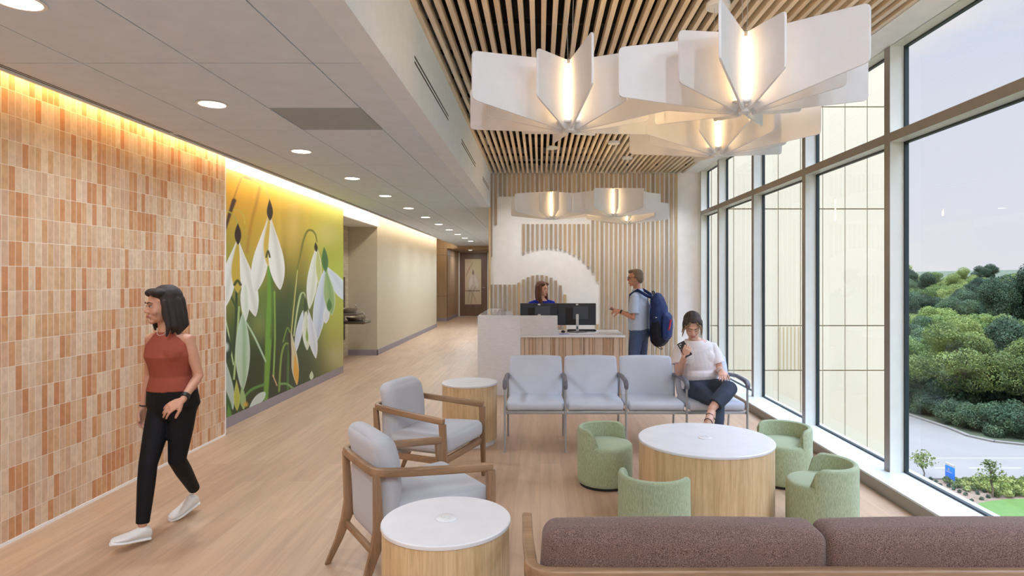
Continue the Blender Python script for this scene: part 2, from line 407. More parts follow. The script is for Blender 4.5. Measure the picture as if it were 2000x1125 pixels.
f = MB(); f.box(-3.093, -3.087, YB, 23.05, 2.788, 3.05); f.box(-3.087, -3.075, YB, 23.05, 2.788, 2.8)
S(f.build('ceiling_edge', M['trimwhite']))
S(MB().box(-4.15, -3.087, YB, 23.05, 3.05, 3.1).build('ceiling_cove', M['white']))
S(MB().box(-4.15, -.8, 23.05, 26.1, 2.70, 3.15).build('ceiling_far', M['panel']))
S(MB().box(-3.95, -3.35, 10.5, 12.85, 2.655, 2.665).build('ceiling_alcove', M['white']))
rg = tag(MB().box(-1.92+g, -1.27-g, 4.373+g, 5.02-g, 2.803, 2.818).build('return_grille', M['grille']), 'grey square air return panel set in the white tiled ceiling', 'vent')
for k, (y0, y1) in enumerate(((YB, .9), (.96, 5.12), (5.18, 9.3), (9.36, 13.5), (13.56, 17.2))):
    t = thing('ceiling_slot', ['', 'long black linear slot diffuser along ceiling edge over the nearest tiles', 'long black linear slot diffuser over the corner of tile wall and mural',
        'long black linear slot diffuser over the right part of the flower mural and the alcove', 'long black linear slot diffuser over the beige corridor wall'][k] or 'long black linear slot diffuser over tile wall behind the walker', 'vent', (-3.045, y0, 2.799)); t['kind'] = 'structure'
    for q in (-.012, .012): MB().box(q-.0045, q+.0045, 0, y1-y0, -.0008, .0008).build('slot', M['black'], t)
# downlights
proto = None
DL = [-2.1, -.5, 1.09, 2.684]+[4.27+1.59*k for k in range(0, 11)]
near = ['nearest', 'second', 'third', 'fourth', 'fifth', 'sixth', 'seventh', 'eighth', 'ninth', 'tenth', 'eleventh', 'twelfth']
for k, y in enumerate(DL):
    lab = 'round white recessed downlight in the tiled ceiling, %s in view from the camera' % near[max(0, k-3)]
    if proto is None:
        proto = thing('recessed_downlight', lab, 'ceiling light', (-2.26, y, 2.8), 0, 'downlights in the tiled ceiling')
        MB().lathe([(.088, 0), (.1, -.002), (.102, -.004), (.1, -.006), (.086, -.006), (.084, -.002)], 40).build('trim_ring', M['trimwhite'], proto, smooth=True)
        MB().lathe([(.0, -.003), (.085, -.003)], 40, cap=False).build('lens', M['down'], proto)
        d = proto
    else: d = copy_tree(proto, (-2.26, y, 2.8), label=lab)
    l = bpy.data.lights.new('downlight_lamp', 'AREA'); l.shape = 'DISK'; l.size = .16; l.energy = 10 if y < 15 else 20; l.color = (.76, .87, 1); l.spread = R(150)
    lo = bpy.data.objects.new('downlight_lamp', l); COL.objects.link(lo); lo.location = (-2.26, y, 2.79)
d = copy_tree(proto, (-2.75, 24.4, 2.7), label='small downlight in the lowered ceiling right before the corridor door')
l = bpy.data.lights.new('downlight_lamp', 'AREA'); l.shape = 'DISK'; l.size = .16; l.energy = 14; l.color = (.95, .95, 1)
lo = bpy.data.objects.new('downlight_lamp', l); COL.objects.link(lo); lo.location = (-2.75, 24.4, 2.69)
# added lamps behind the camera, unseen, only to brighten the seating area
for x, y in ((-.3, -1.6), (.8, -1.6), (1.9, -1.6), (-.3, -.3), (.8, -.3), (1.9, -.3)):
    t = thing('recessed_downlight', 'added unseen fill lamp between the ceiling slats behind the camera', 'ceiling light', (x, y, 3.388), 0, 'added fill lamps behind the camera')
    MB().lathe([(.07, 0), (.085, -.003), (.085, -.006), (.07, -.006)], 32).build('trim_ring', M['trimwhite'], t, smooth=True)
    MB().lathe([(0, -.002), (.07, -.002)], 32, cap=False).build('lens', M['down'], t)
    l = bpy.data.lights.new('downlight_lamp', 'AREA'); l.shape = 'DISK'; l.size = .13; l.energy = 15; l.color = (.80, .89, 1); l.spread = R(160)
    lo = bpy.data.objects.new('downlight_lamp', l); COL.objects.link(lo); lo.location = (x, y, 3.37); lo.rotation_euler = (R(32), 0, 0)
# added unseen spots between the ceiling slats, put in to brighten the reception wall
for i in range(7):
    x = -.5+.465*i; x = -.828+.0775*round((x+.828)/.0775)+.03875
    t = thing('added_wall_spot', 'tiny black spot added between ceiling slats to brighten the reception wall', 'ceiling light', (x, 9.85, 3.39), 0, 'added wall spots between the slats')
    MB().lathe([(.0, .0), (.017, .0), (.017, .07), (0, .07)], 16).build('housing', M['black'], t, smooth=True)
    l = bpy.data.lights.new('added_spot_lamp', 'SPOT'); l.energy = 24; l.color = (.92, .96, 1); l.spot_size = R(78); l.spot_blend = 1.0; l.shadow_soft_size = .05
    lo = bpy.data.objects.new('added_spot_lamp', l); COL.objects.link(lo); lo.location = (x, 9.85, 3.37); lo.rotation_euler = (Vector((x, 9.85, 3.37))-Vector((x, 10.6, 1.0))).to_track_quat('Z', 'Y').to_euler()
# cove lights (LED strips fixed to the inside of the ceiling edge, shining on the wall)
def cove(y0, y1, e, col):
    l = bpy.data.lights.new('cove_strip', 'AREA'); l.shape = 'RECTANGLE'; l.size = y1-y0; l.size_y = .03; l.energy = e*(y1-y0); l.color = col
    o = bpy.data.objects.new('cove_strip', l); COL.objects.link(o); o.location = (-3.105, (y0+y1)/2, 2.9)
    # local x -> world Y, -z -> (-1,0,-.5)
    z = Vector((1, 0, .55)).normalized(); x = Vector((0, 1, 0)); y = z.cross(x)
    o.rotation_euler = Matrix((x, y, z)).transposed().to_euler()
cove(YB, 6.28, 3.2, (1, .66, .28)); cove(6.32, 10.5, 2.4, (1, .88, .72)); cove(10.6, 20.2, 2.6, (1, .86, .68)); cove(20.3, 22.9, 3, (1, .84, .64))

# ---- soffit
S(MB().box(-.999, -.846, YB, 10.6, 2.8, 3.6).build('ceiling_soffit', M['white_cool']))
for y0, y1, z, lab in ((4.17, 5.7, 3.075, 'nearest double slot vent in the white soffit face'), (6.66, 8.1, 3.075, 'middle double slot vent in the white soffit face'), (9.1, 10.2, 3.075, 'farthest double slot vent in white soffit, next to slatted wall')):
    t = thing('slot_vent', lab, 'vent', (-.846, y0, z), 0)
    for q in (-.02, .016): MB().box(-.001, .0015, 0, y1-y0, q-.007, q+.007).build('slot', M['black'], t)
# ---- slatted ceiling
m3 = [M['oak_slat'], wood('oak_slat_pale', (216, 200, 180), (234, 220, 202), 1, .6), wood('oak_slat_warm', (202, 182, 156), (222, 204, 182), 1, .6)]
rnd = random.Random(3)
c = MB(); X = -.828
while X < 2.45:
    for y0, y1 in ((YB, .7), (.704, 3.2), (3.204, 5.66), (5.664, 8.12), (8.124, 10.56)):
        c.box(X-.0168, X+.0168, y0, y1, 3.39, 3.452, rnd.choice((0, 0, 1, 2)))
    X += .0775
S(c.build('ceiling_slats', m3))
d = MB(); y = YB+.2
while y < 10.5: d.box(-.84, 2.45, y, y+.03, 3.456, 3.49); y += .61
for x in (-.2, .9, 1.9): d.box(x, x+.25, YB, 10.5, 3.62, 3.8)
S(d.build('ceiling_carrier', M['duct']))
S(MB().box(-.85, 2.75, YB, 10.7, 3.85, 3.95).build('ceiling_deck', M['dark']))
b = MB(); b.box(2.45, 2.705, YB, 10.6, 3.39, 3.9)
S(b.build('ceiling_border', M['white']))
# ---- reception feature wall
S(MB().box(-.867, 2.9, 10.6, 10.75, 0, 3.95).build('wall_reception', M['white']))
mv = [wood('slat_beige', (172, 150, 124), (192, 172, 146), 2, .6), wood('slat_grey', (154, 138, 120), (174, 160, 140), 2, .6), wood('slat_rose', (166, 144, 126), (186, 164, 144), 2, .6), wood('slat_gold', (182, 158, 124), (200, 178, 144), 2, .6)]
for mm in mv: pass
YW = 10.56
arc = [545, 533, 525, 518, 515, 513, 513, 516, 520, 529, 540, 554, 572, 596, 626, 662, 715]
low = {-1: 725, 0: 705, 1: 692, 2: 682, 3: 679, 4: 679, 5: 684, 6: 695, 7: 712, 8: 742, 9: 798}
s = MB(); rnd = random.Random(9)
cz = lambda cr: at(0, 320+cr/3.125, YW).z
for i in range(-7, 34):
    xc = at(940+(257+28.3*i)/3.125, 0, YW).x; mi = rnd.choice((0, 0, 1, 1, 2, 3)); segs = []
    if i == -7: segs.append((cz(568), 3.385))
    elif i == -6: segs.append((cz(367), 3.385))
    elif i <= 14: segs.append((cz(198), 3.385))
    elif i <= 16: segs.append((cz(arc[i]), 3.385))
    else: segs.append((.0, 3.385))
    if 0 <= i <= 14: segs.append((cz(arc[i]), cz(367)))
    if i <= 9: segs.append((cz(897) if i in (-4, -3) else 0, cz(low.get(i, 737))))
    if i == 16: segs.append((0, cz(980)))
    for z0, z1 in segs: s.box(xc-.0225, xc+.0225, YW+.014, 10.6, z0, z1, mi)
S(s.build('wall_slats', mv))
S(MB().box(-.875, -.845, 10.54, 10.76, 0, 2.8).build('trim_3', M['oak_v']))
S(MB().box(-3.45, 2.9, YB-.15, YB, 0, 3.9).build('wall_near', M['white']))

# ---- curtain wall
S(MB().box(2.52, 2.9, YB, 10.6, 0, .1).build('window_sill', M['sill']))
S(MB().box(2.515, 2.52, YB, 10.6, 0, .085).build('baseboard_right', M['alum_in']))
ym = [4.78+1.524*k for k in range(-5, 4)]
bays = list(zip([YB]+ym, ym+[10.4]))
n = 0
for y0, y1 in bays:
    n += 1
    a0, a1 = y0+.075 if y0 != YB else y0, y1
    wd = thing('window_%d' % n, None, None, (2.7, a0, 0)); wd['kind'] = 'structure'; wd['label'] = 'tall aluminium framed glazing bay with transom, bay %d along the wall' % n; 
    wd['label'] = 'tall aluminium framed glazing bay with transom, ' + ({9: 'farthest, next to the reception wall', 8: 'second from the reception wall', 7: 'third from the reception wall', 6: 'fourth from the reception wall, facing the cream wing', 5: 'nearest in view, looking over trees and road'}.get(n-1, 'beside or behind the camera, bay %d' % n))
    L = a1-a0
    m = MB(); m.box(0, .13, L, L+.075 if y1 < 10.3 else L+.2, .1, 3.46); m.build('mullion', M['alum'], wd)
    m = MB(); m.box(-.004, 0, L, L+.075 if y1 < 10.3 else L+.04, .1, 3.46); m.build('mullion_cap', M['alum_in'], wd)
    m = MB(); m.box(0, .13, 0, L, 2.65, 2.72); m.build('transom', M['alum'], wd)
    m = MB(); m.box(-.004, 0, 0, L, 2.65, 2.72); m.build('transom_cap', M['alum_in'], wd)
    m = MB(); m.box(0, .15, 0, L, 3.39, 3.46); m.build('head_frame', M['alum'], wd)
    for z0, z1 in ((.1, 2.65), (2.72, 3.39)):
        q = MB(); t = .018
        q.box(.105, .135, 0, t, z0, z1); q.box(.105, .135, L-t, L, z0, z1); q.box(.105, .135, 0, L, z0, z0+t*.7); q.box(.105, .135, 0, L, z1-t*.7, z1)
        q.build('gasket', M['gasket'], wd)
        MB().quad((.12, 0, z0), (.12, L, z0), (.12, L, z1), (.12, 0, z1)).build('glass_pane', M['glass'], wd)
S(MB().box(2.83, 2.9, YB, 10.75, 3.46, 4.2).build('wall_right_head', M['white']))
S(MB().box(2.83, 2.9, YB, 10.75, -4, 0).build('wall_right_spandrel', M['white']))
S(MB().box(-4.4, 2.9, YB-.15, 26.1, 4.0, 4.2).build('ceiling_roof', M['white']))
S(MB().box(-4.4, 2.9, 26.1, 26.3, 0, 4.0).build('wall_end', M['white']))
S(MB().box(-4.4, -4.15, YB-.15, 26.1, 0, 4.0).build('wall_outer', M['white']))
# portal only guides the sampling of daylight through the glazing
l = bpy.data.lights.new('window_portal', 'AREA'); l.shape = 'RECTANGLE'; l.size = 13.4; l.size_y = 3.3
try: l.cycles.is_portal = True
except Exception: pass
o = bpy.data.objects.new('window_portal', l); COL.objects.link(o); o.location = (2.95, 3.7, 1.75)
z = Vector((1, 0, 0)); x = Vector((0, 1, 0)); y = z.cross(x); o.rotation_euler = Matrix((x, y, z)).transposed().to_euler()

# ---- camera, world, sun
cam = bpy.data.cameras.new('camera'); co = bpy.data.objects.new('camera', cam); COL.objects.link(co); SC.camera = co
co.location = (0, 0, H); co.rotation_euler = (R(90), 0, 0)
cam.sensor_width = 36; cam.lens = F/2000*36; cam.shift_x = (1000-CX)/2000; cam.shift_y = -(562.5-CY)/2000; cam.clip_end = 5000; cam.clip_start = .05
W = bpy.data.worlds.new('sky'); SC.world = W; W.use_nodes = True; nt = W.node_tree; L = nt.links
bg = nt.nodes['Background']
tc = N(nt, 'ShaderNodeTexCoord'); sx = N(nt, 'ShaderNodeSeparateXYZ'); L.new(tc.outputs['Generated'], sx.inputs[0])
rp = ramp(nt, [(0, lin((150, 156, 140))), (.46, lin((190, 196, 196))), (.5, lin((228, 230, 240))), (.62, lin((222, 227, 243))), (.78, lin((192, 208, 236))), (1, lin((166, 190, 230)))])
mr = N(nt, 'ShaderNodeMapRange'); mr.inputs[1].default_value = -1; L.new(sx.outputs[2], mr.inputs[0]); L.new(mr.outputs[0], rp.inputs[0])
mp = N(nt, 'ShaderNodeMapping'); mp.inputs['Scale'].default_value = (1, 1, 3.2); L.new(tc.outputs['Generated'], mp.inputs[0])
no = N(nt, 'ShaderNodeTexNoise', Scale=2.6, Detail=7.0, Roughness=.55); L.new(mp.outputs[0], no.inputs['Vector'])
r2 = ramp(nt, [(.5, (0, 0, 0, 1)), (.72, (1, 1, 1, 1))]); L.new(no.outputs['Fac'], r2.inputs[0])
mx = N(nt, 'ShaderNodeMix', data_type='RGBA'); L.new(r2.outputs[0], mx.inputs[0]); L.new(rp.outputs[0], mx.inputs[6]); mx.inputs[7].default_value = lin((244, 240, 240))
L.new(mx.outputs[2], bg.inputs[0])
ms = N(nt, 'ShaderNodeMapRange', interpolation_type='SMOOTHSTEP'); ms.inputs[1].default_value = .42; ms.inputs[2].default_value = .75; ms.inputs[3].default_value = .68; ms.inputs[4].default_value = 9.5
L.new(sx.outputs[2], ms.inputs[0]); L.new(ms.outputs[0], bg.inputs[1])
sun = bpy.data.lights.new('sun', 'SUN'); sun.energy = 2.2; sun.angle = R(1.5); sun.color = (1, .95, .86)
so = bpy.data.objects.new('sun', sun); COL.objects.link(so); so.location = (-20, -20, 40)
so.rotation_euler = Vector((-.38, -.33, .86)).to_track_quat('Z', 'Y').to_euler()
vs = SC.view_settings; vs.view_transform = 'Standard'; vs.look = 'None'; vs.exposure = 0.58; vs.gamma = 1; vs.use_curve_mapping = False
SC.cycles.use_denoising = True; SC.cycles.max_bounces = 8; SC.cycles.diffuse_bounces = 4; SC.cycles.glossy_bounces = 3; SC.cycles.transparent_max_bounces = 10; SC.cycles.transmission_bounces = 4
SC.cycles.sample_clamp_indirect = 4; SC.cycles.caustics_reflective = False; SC.cycles.caustics_refractive = False
# ------------------------------------------------------------------ soft boxes
def soft(x0, x1, y0, y1, z0, z1, r, fn=None, n=10, crown=0):
    """rounded box; crown bulges the faces; fn maps the points"""
    hx, hy, hz = (x1-x0)/2, (y1-y0)/2, (z1-z0)/2; c = Vector(((x0+x1)/2, (y0+y1)/2, (z0+z1)/2))
    r = min(r, hx*.999, hy*.999, hz*.999); key = {}; vs = []; fs = []
    def grid(h):
        a = [-h+r*(1-cos(pi/2*i/4)) for i in range(4)]
        m = max(2, n//2); mid = [(-h+r)+(2*h-2*r)*i/m for i in range(m+1)]
        return a+mid+[-v for v in reversed(a)]
    gx, gy, gz = grid(hx), grid(hy), grid(hz)
    def vid(p):
        k = tuple(round(v, 6) for v in p)
        if k not in key:
            q = Vector(p); inn = Vector((max(-hx+r, min(hx-r, q.x)), max(-hy+r, min(hy-r, q.y)), max(-hz+r, min(hz-r, q.z))))
            d = q-inn
            q2 = inn+d.normalized()*r if d.length > 1e-9 else q
            if crown:
                fx, fy, fz = 1-(p[0]/hx)**2, 1-(p[1]/hy)**2, 1-(p[2]/hz)**2
                q2 = q2+Vector((crown*fy*fz*(1 if p[0] > 0 else -1)*(abs(abs(p[0])-hx) < 1e-6), crown*fx*fz*(1 if p[1] > 0 else -1)*(abs(abs(p[1])-hy) < 1e-6), crown*fx*fy*(1 if p[2] > 0 else -1)*(abs(abs(p[2])-hz) < 1e-6)))
            q2 = q2+c
            if fn: q2 = Vector(fn(q2.x, q2.y, q2.z))
            key[k] = len(vs); vs.append(q2)
        return key[k]
    for (A, B, mk) in ((gx, gy, lambda a, b, s: (a, b, s*hz)), (gy, gz, lambda a, b, s: (s*hx, a, b)), (gz, gx, lambda a, b, s: (b, s*hy, a))):
        for s in (-1, 1):
            for i in range(len(A)-1):
                for j in range(len(B)-1):
                    q = [vid(mk(A[i], B[j], s)), vid(mk(A[i+1], B[j], s)), vid(mk(A[i+1], B[j+1], s)), vid(mk(A[i], B[j+1], s))]
                    if s < 0: q.reverse()
                    fs.append(tuple(q))
    return vs, fs
def softmb(*a, **k):
    m = MB(); vs, fs = soft(*a, **k); return m.add(vs, fs)
def sweep(pts, w, h, n=3, r=.008):
    """rounded rectangular bar swept along a nearly horizontal path (w across, h up)"""
    m = MB(); sec = roundrect(w, h, r, n); pts = [Vector(p) for p in pts]; rings = []
    for i, p in enumerate(pts):
        d = (pts[min(i+1, len(pts)-1)]-pts[max(i-1, 0)]).normalized(); u = Vector((d.y, -d.x, 0)).normalized(); v = u.cross(d)
        if v.z < 0: v = -v
        rings.append([p+u*a+v*b for a, b in sec])
    return m.loft(rings)
def arcpts(c, r, a0, a1, z, n=6): return [(c[0]+r*cos(R(a0+(a1-a0)*i/n)), c[1]+r*sin(R(a0+(a1-a0)*i/n)), z) for i in range(n+1)]

# ------------------------------------------------------------------ lounge armchair
def make_armchair(loc, rz, label):
    t = thing('lounge_armchair', label, 'armchair', loc, rz, 'oak framed lounge armchairs')
    fz, bz = .572, .63
    L_ = [(.335, .33, fz), (.1, .312, .592), (-.12, .292, .612), (-.22, .28, .624)]+[(-.22-.075*sin(a), .205+.075*cos(a), .627) for a in (R(25), R(50), R(75))]+[(-.297, .15, .628)]
    path = L_+[(x, -y, z) for x, y, z in reversed(L_)]
    sweep(path, .034, .044).build('arm_rail', M['oak_frame'], t, smooth=True)
    for s in (1, -1):
        m = MB(); rg = []
        for z, x, y, w, d in ((0, .345, .315, .022, .03), (.3, .335, .322, .03, .042), (.556, .325, .33, .032, .05)):
            rg.append([(x+a*d/.04*.5/.5, y*s+b*w/.04, z) for a, b in ((.02, .02), (-.02, .02), (-.02, -.02), (.02, -.02))])
        m.loft(rg).build('leg', M['oak_frame_v'], t, bevel=.004)
        m = MB(); rg = []
        for z, x, y, w, d in ((0, -.385, .262, .022, .03), (.13, -.325, .252, .026, .042), (.25, -.282, .246, .03, .058), (.34, -.272, .246, .03, .05), (.62, -.285, .258, .028, .034)):
            rg.append([(x+a*d/.04, y*s+b*w/.04, z) for a, b in ((.02, .02), (-.02, .02), (-.02, -.02), (.02, -.02))])
        m.loft(rg).build('leg', M['oak_frame_v'], t, bevel=.004)
        MB().bar((-.27, .246*s, .275), (.33, .318*s, .285), .022, .045).build('seat_rail', M['oak_frame'], t, bevel=.003)
    b = MB().bar((.325, -.315, .285), (.325, .315, .285), .022, .05); b.build('seat_rail', wy, t, bevel=.003)
    MB().bar((-.285, -.24, .215), (-.285, .24, .215), .022, .034).build('stretcher', wy, t, bevel=.003)
    # seat
    def fs(x, y, z):
        k = .235+(x+.18)/.54*.075
        return (x, y/.30*k, z+(x+.2)*.03)
    softmb(-.2, .352, -.30, .30, .305, .445, .05, fs, crown=.018).build('seat_cushion', M['fab'], t, smooth=True)
    def fb(x, y, z):
        k = (z-.25)/.54
        return (x-.012*k-.035*max(0, k-.72)/.28, y*(1-.03*k), z)
    softmb(-.262, -.125, -.24, .24, .225, .79, .062, fb, n=14, crown=.015).build('back_cushion', M['fab'], t, smooth=True)
    return t
wy = wood('oak_frame_across', (128, 98, 72), (166, 132, 100), 1, .4, sc=5)
armA = make_armchair((-.725, 3.465, 0), R(34), 'nearest grey armchair with oak frame, beside the near round side table, seen from behind')
armB = copy_tree(armA, (-.89, 4.84, 0), R(-20), 'farther grey armchair with oak frame in front of the far round side table')

# ------------------------------------------------------------------ round tables
def grommet(t, z, r, parent_mat):
    g = MB().lathe([(0, z+.0005), (r, z+.0005), (r, z+.005), (r*.92, z+.0075), (0, z+.0075)], 40); go = g.build('power_grommet', M['topwhite'], t, smooth=True)
    m = MB()
    m.box(-r*.35, -r*.1, -r*.3, r*.2, z+.0075, z+.009); m.box(r*.15, r*.5, -r*.4, -r*.15, z+.0075, z+.009); m.box(r*.2, r*.26, r*.1, r*.5, z+.0075, z+.009)
    m.box(-r*.6, -r*.45, -r*.1, r*.3, z+.0075, z+.009)
    m.build('socket', M['alum'], go)
def make_table(name, loc, r, h, label, group=None):
    t = thing(name, label, 'table', loc, 0, group)
    MB().lathe([(0, 0), (r-.03, 0), (r-.03, .055), (0, .055)], 64).build('toe_kick', M['topwhite'], t, smooth=True)
    MB().lathe([(0, .05), (r-.004, .05), (r-.004, h-.018), (0, h-.018)], 72).build('drum', M['oak_drum'], t, smooth=True)
    MB().lathe([(0, h-.018), (r, h-.018), (r+.001, h-.014), (r+.001, h-.004), (r-.003, h), (0, h)], 72).build('tabletop', M['topwhite'], t, smooth=True)
    grommet(t, h, .045, None)
    return t
tn = make_table('side_table', (-.393, 2.60, 0), .268, .59, 'near round side table with oak drum and white top in the foreground', 'round drum side tables')
copy_tree(tn, ((917.5-CX)/F*6.03, 6.03, 0), .5, 'far round side table with oak drum and white top beside the reception desk')
make_table('coffee_table', (1.13, 4.24, 0), .452, .505, 'large low round oak drum table with white top ringed by green stools')

# ------------------------------------------------------------------ tub stools
def make_stool(loc, rz, label):
    t = thing('tub_stool', label, 'stool', loc, rz, 'green tub stools round the low table')
    r, hs, hb = .213, .325, .445
    MB().lathe([(0, 0), (r-.018, 0), (r-.018, .02), (0, .02)], 48).build('base_plate', M['rubber'], t, smooth=True)
    prof = [(0, .018), (r-.02, .018), (r-.008, .024), (r-.002, .04), (r, .08), (r, hs-.04), (r-.004, hs-.018), (r-.014, hs-.005), (r-.03, hs), (r*.6, hs+.008), (r*.3, hs+.011), (0, hs+.012)]
    MB().lathe(prof, 56).build('seat', M['green'], t, smooth=True)
    m = MB(); th = .036; rings = []
    A = 98
    angs = [-A+2*A*i/44 for i in range(45)]
    for i, a in enumerate(angs):
        e = min(i, 44-i); k = 1.0
        drop = {0: .03, 1: .012, 2: .003}.get(e, 0); ins = {0: .012, 1: .004}.get(e, 0)
        top = hb-drop
        ca, sa = -cos(R(a)), sin(R(a)); ro, ri = r+.0015-ins*.3, r-th+ins
        sec = [(ro, .05), (ro, top-.02), (ro-.005, top-.006), (ro-.014, top), (ri+.012, top), (ri+.003, top-.007), (ri, top-.02), (ri-.002, hs-.03), (ri+.01, .05)]
        # ends lean forward towards the bottom
        lean = lambda z: 0 if e > 6 else (hb-z)*.45*(1-e/7)/r
        rings.append([(-q*cos(R(a)+math.copysign(lean(z), a)*(z > hs-.05)), q*sin(R(a)+math.copysign(lean(z), a)*(z > hs-.05)), z) for q, z in sec])
    m.loft(rings).build('backrest', M['green'], t, smooth=True)
    MB().tube([(-r-.002, 0, .03), (-r-.002, 0, hb-.03)], .0016, 6).build('seam', M['green'], t)
    return t
def facing(x, y, tx=1.13, ty=4.24): return math.atan2(ty-y, tx-x)
st = make_stool((.505, 4.83, 0), facing(.505, 4.83), 'green tub stool at left of the low round table, below the row of chairs')
for x, y, a, lab in ((.681, 3.70, R(62), 'green tub stool at near left of the low table, back to the camera'),
                     (1.905, 4.86, R(214), 'green tub stool at far right of the low table, next to the window'),
                     (1.78, 3.92, R(158), 'green tub stool at near right of the low table, open side turned left')):
    copy_tree(st, (x, y, 0), a, lab)

# ------------------------------------------------------------------ sofa
t = thing('sofa', 'long brown tweed sofa with oak rail across the foreground, seen from behind', 'sofa', (0, 0, 0))
y0 = 1.975
P_ = [(-.055, 2.58, .60), (-.045, 2.3, .625), (-.033, 2.1, .642)]+[(-.033+.075-.075*cos(a), 2.06-.075*sin(a), .645) for a in (R(20), R(45), R(70))]+[(.06, y0+.008, .647), (.4, y0+.008, .648), (1.5, y0+.008, .648)]
P_ = P_[:-1]+[(1.5, y0+.008, .648)]
Rr = [(2.03-x, y, z) for x, y, z in reversed(P_[:-2])]
sweep(P_+Rr, .04, .046).build('rail', M['oak_frame'], t, smooth=True)
for x, wd_ in ((.01, .925), (.932, 1.09)):
    softmb(x, x+wd_, 2.0, 2.17, .30, .777, .045, lambda a, b, c: (a, b+.02-(c-.3)*.06, c), n=16, crown=.012).build('back_cushion', M['tweed'], t, smooth=True)
softmb(.02, 2.01, 2.02, 2.68, .30, .44, .05, n=14).build('seat_cushion', M['tweed'], t, smooth=True)
for x, y, x2, y2 in ((-.02, 2.03, -.03, 1.93), (2.05, 2.03, 2.06, 1.93), (-.05, 2.56, -.05, 2.57), (2.08, 2.56, 2.08, 2.57)):
    m = MB(); rg = []
    for z, k in ((0, 1), (.25, .15), (.6, 0)):
        xx, yy = x+(x2-x)*k, y+(y2-y)*k
        rg.append([(xx+a, yy+b, z) for a, b in ((.016, .02), (-.016, .02), (-.016, -.02), (.016, -.02))])
    m.loft(rg).build('leg', M['oak_frame_v'], t, bevel=.004)
MB().box(-.02, 2.05, 2.02, 2.05, .24, .30).build('seat_rail', M['oak_frame'], t, bevel=.003)
MB().box(-.03, 2.06, 2.6, 2.63, .24, .30).build('seat_rail', M['oak_frame'], t, bevel=.003)

# ------------------------------------------------------------------ ganged waiting chairs
LX, YF, YR = [-.324+.5562*i for i in range(5)], 5.68, 6.28
t = thing('gang_seating', 'row of four joined pale grey waiting chairs with steel legs in front of the desk', 'seating', (LX[2], 5.98, 0))
off = (LX[2], 5.98, 0)
for i, x in enumerate(LX):
    m = MB(); m.tube([(x, YF, 0), (x, YF, .60)], .0105, 12, round_ends=False); m.build('leg', M['steel'], t, smooth=True, offset=off)
    m = MB(); m.tube([(x, YR, 0), (x, 6.22, .36), (x, 6.23, .62)], .0105, 12); m.build('leg', M['steel'], t, smooth=True, offset=off)
    m = MB(); m.tube([(x, YF+.01, .36), (x, 6.22, .36)], .009, 10); m.build('side_rail', M['steel'], t, smooth=True, offset=off)
    m = MB(); rg = []
    for y, z, h, w in ((6.25, .615, .03, .028), (6.22, .632, .036, .034), (6.0, .655, .032, .036), (5.76, .65, .034, .04), (5.69, .638, .042, .042), (5.662, .615, .05, .04), (5.655, .60, .04, .032)):
        rg.append([(x+a, y, z+b) for a, b in roundrect(w, h, .011, 3)])
    m.loft(rg).build('armrest', M['armgrey'], t, smooth=True, offset=off)
for y, z in ((5.70, .362), (6.2, .362)):
    MB().box(LX[0], LX[4], y-.012, y+.012, z-.014, z+.014).build('cross_rail', M['steel'], t, bevel=.003, offset=off)
for i in range(4):
    a, b = LX[i]+.018, LX[i+1]-.018
    softmb(a, b, 5.675, 6.19, .378, .462, .03, lambda x, y, z: (x, y, z-(y-5.7)*.03), crown=.012).build('seat', M['vinyl'], t, smooth=True, offset=off)
    def fb(x, y, z, c=(a+b)/2):
        k = (z-.43)/.38
        return (x, y+.16*k, z)
    softmb(a+.0, b-.0, 6.13, 6.19, .43, .805, .022, fb, crown=.01).build('backrest', M['vinyl'], t, smooth=True, offset=off)
    for q in (a+.1, b-.1):
        m = MB(); m.tube([(q, 6.19, .36), (q, 6.23, .5), (q, 6.31, .72)], .009, 8); m.build('back_strut', M['steel'], t, smooth=True, offset=off)

# ------------------------------------------------------------------ reception desk
t = thing('reception_desk', 'white stone reception desk with a lower wood fronted counter', 'desk', (.15, 9.4, 0)); off = (.15, 9.4, 0)
MB().box(-.852, -.266, 8.45, 8.57, .0, 1.083).box(-.268, .237, 8.45, 8.57, .822, 1.083).build('high_panel', M['stone'], t, bevel=.004, offset=off)
MB().box(-.852, -.66, 8.575, 10.53, .0, 1.075).build('return_panel', M['stone'], t, bevel=.004, offset=off)
MB().box(-.854, -.655, 8.575, 10.53, 1.076, 1.088).build('return_top', plain('polished_top', (214, 208, 204), .06), t, offset=off)
gl = MB(); gl.box(-.672, -.664, 10.0, 10.5, 1.0885, 1.10)
MB().box(-.264, 1.16, 8.43, 9.34, .79, .82).build('worktop', M['quartz'], t, bevel=.003, offset=off)
MB().box(-.25, 1.14, 8.475, 9.3, .0, .79).build('counter_body', M['darksteel'], t, offset=off)
gro = [1017, 1024.7, 1033.3, 1040.7, 1046, 1059.3, 1075.3, 1080, 1084, 1092, 1100, 1104.7, 1118, 1133.3, 1136, 1139.3, 1142, 1150.7, 1158, 1162, 1178, 1192, 1195.5, 1199, 1210, 1216, 1222]
gx = [(g-CX)/F*8.44 for g in gro]; m = MB(); rnd = random.Random(4)
wt = [wood('tambour_oak', (186, 156, 130), (206, 178, 150), 2, .45), wood('tambour_ash', (196, 172, 150), (214, 192, 170), 2, .45), wood('tambour_tan', (172, 138, 110), (192, 160, 132), 2, .45)]
for i in range(len(gx)-1):
    d = rnd.choice((0, .006, .012)); m.box(gx[i]+.0025, gx[i+1]-.0025, 8.455-d*.5, 8.475, .0, .788, rnd.choice((0, 0, 1, 1, 2)))
m.build('wood_front', wt, t, offset=off)

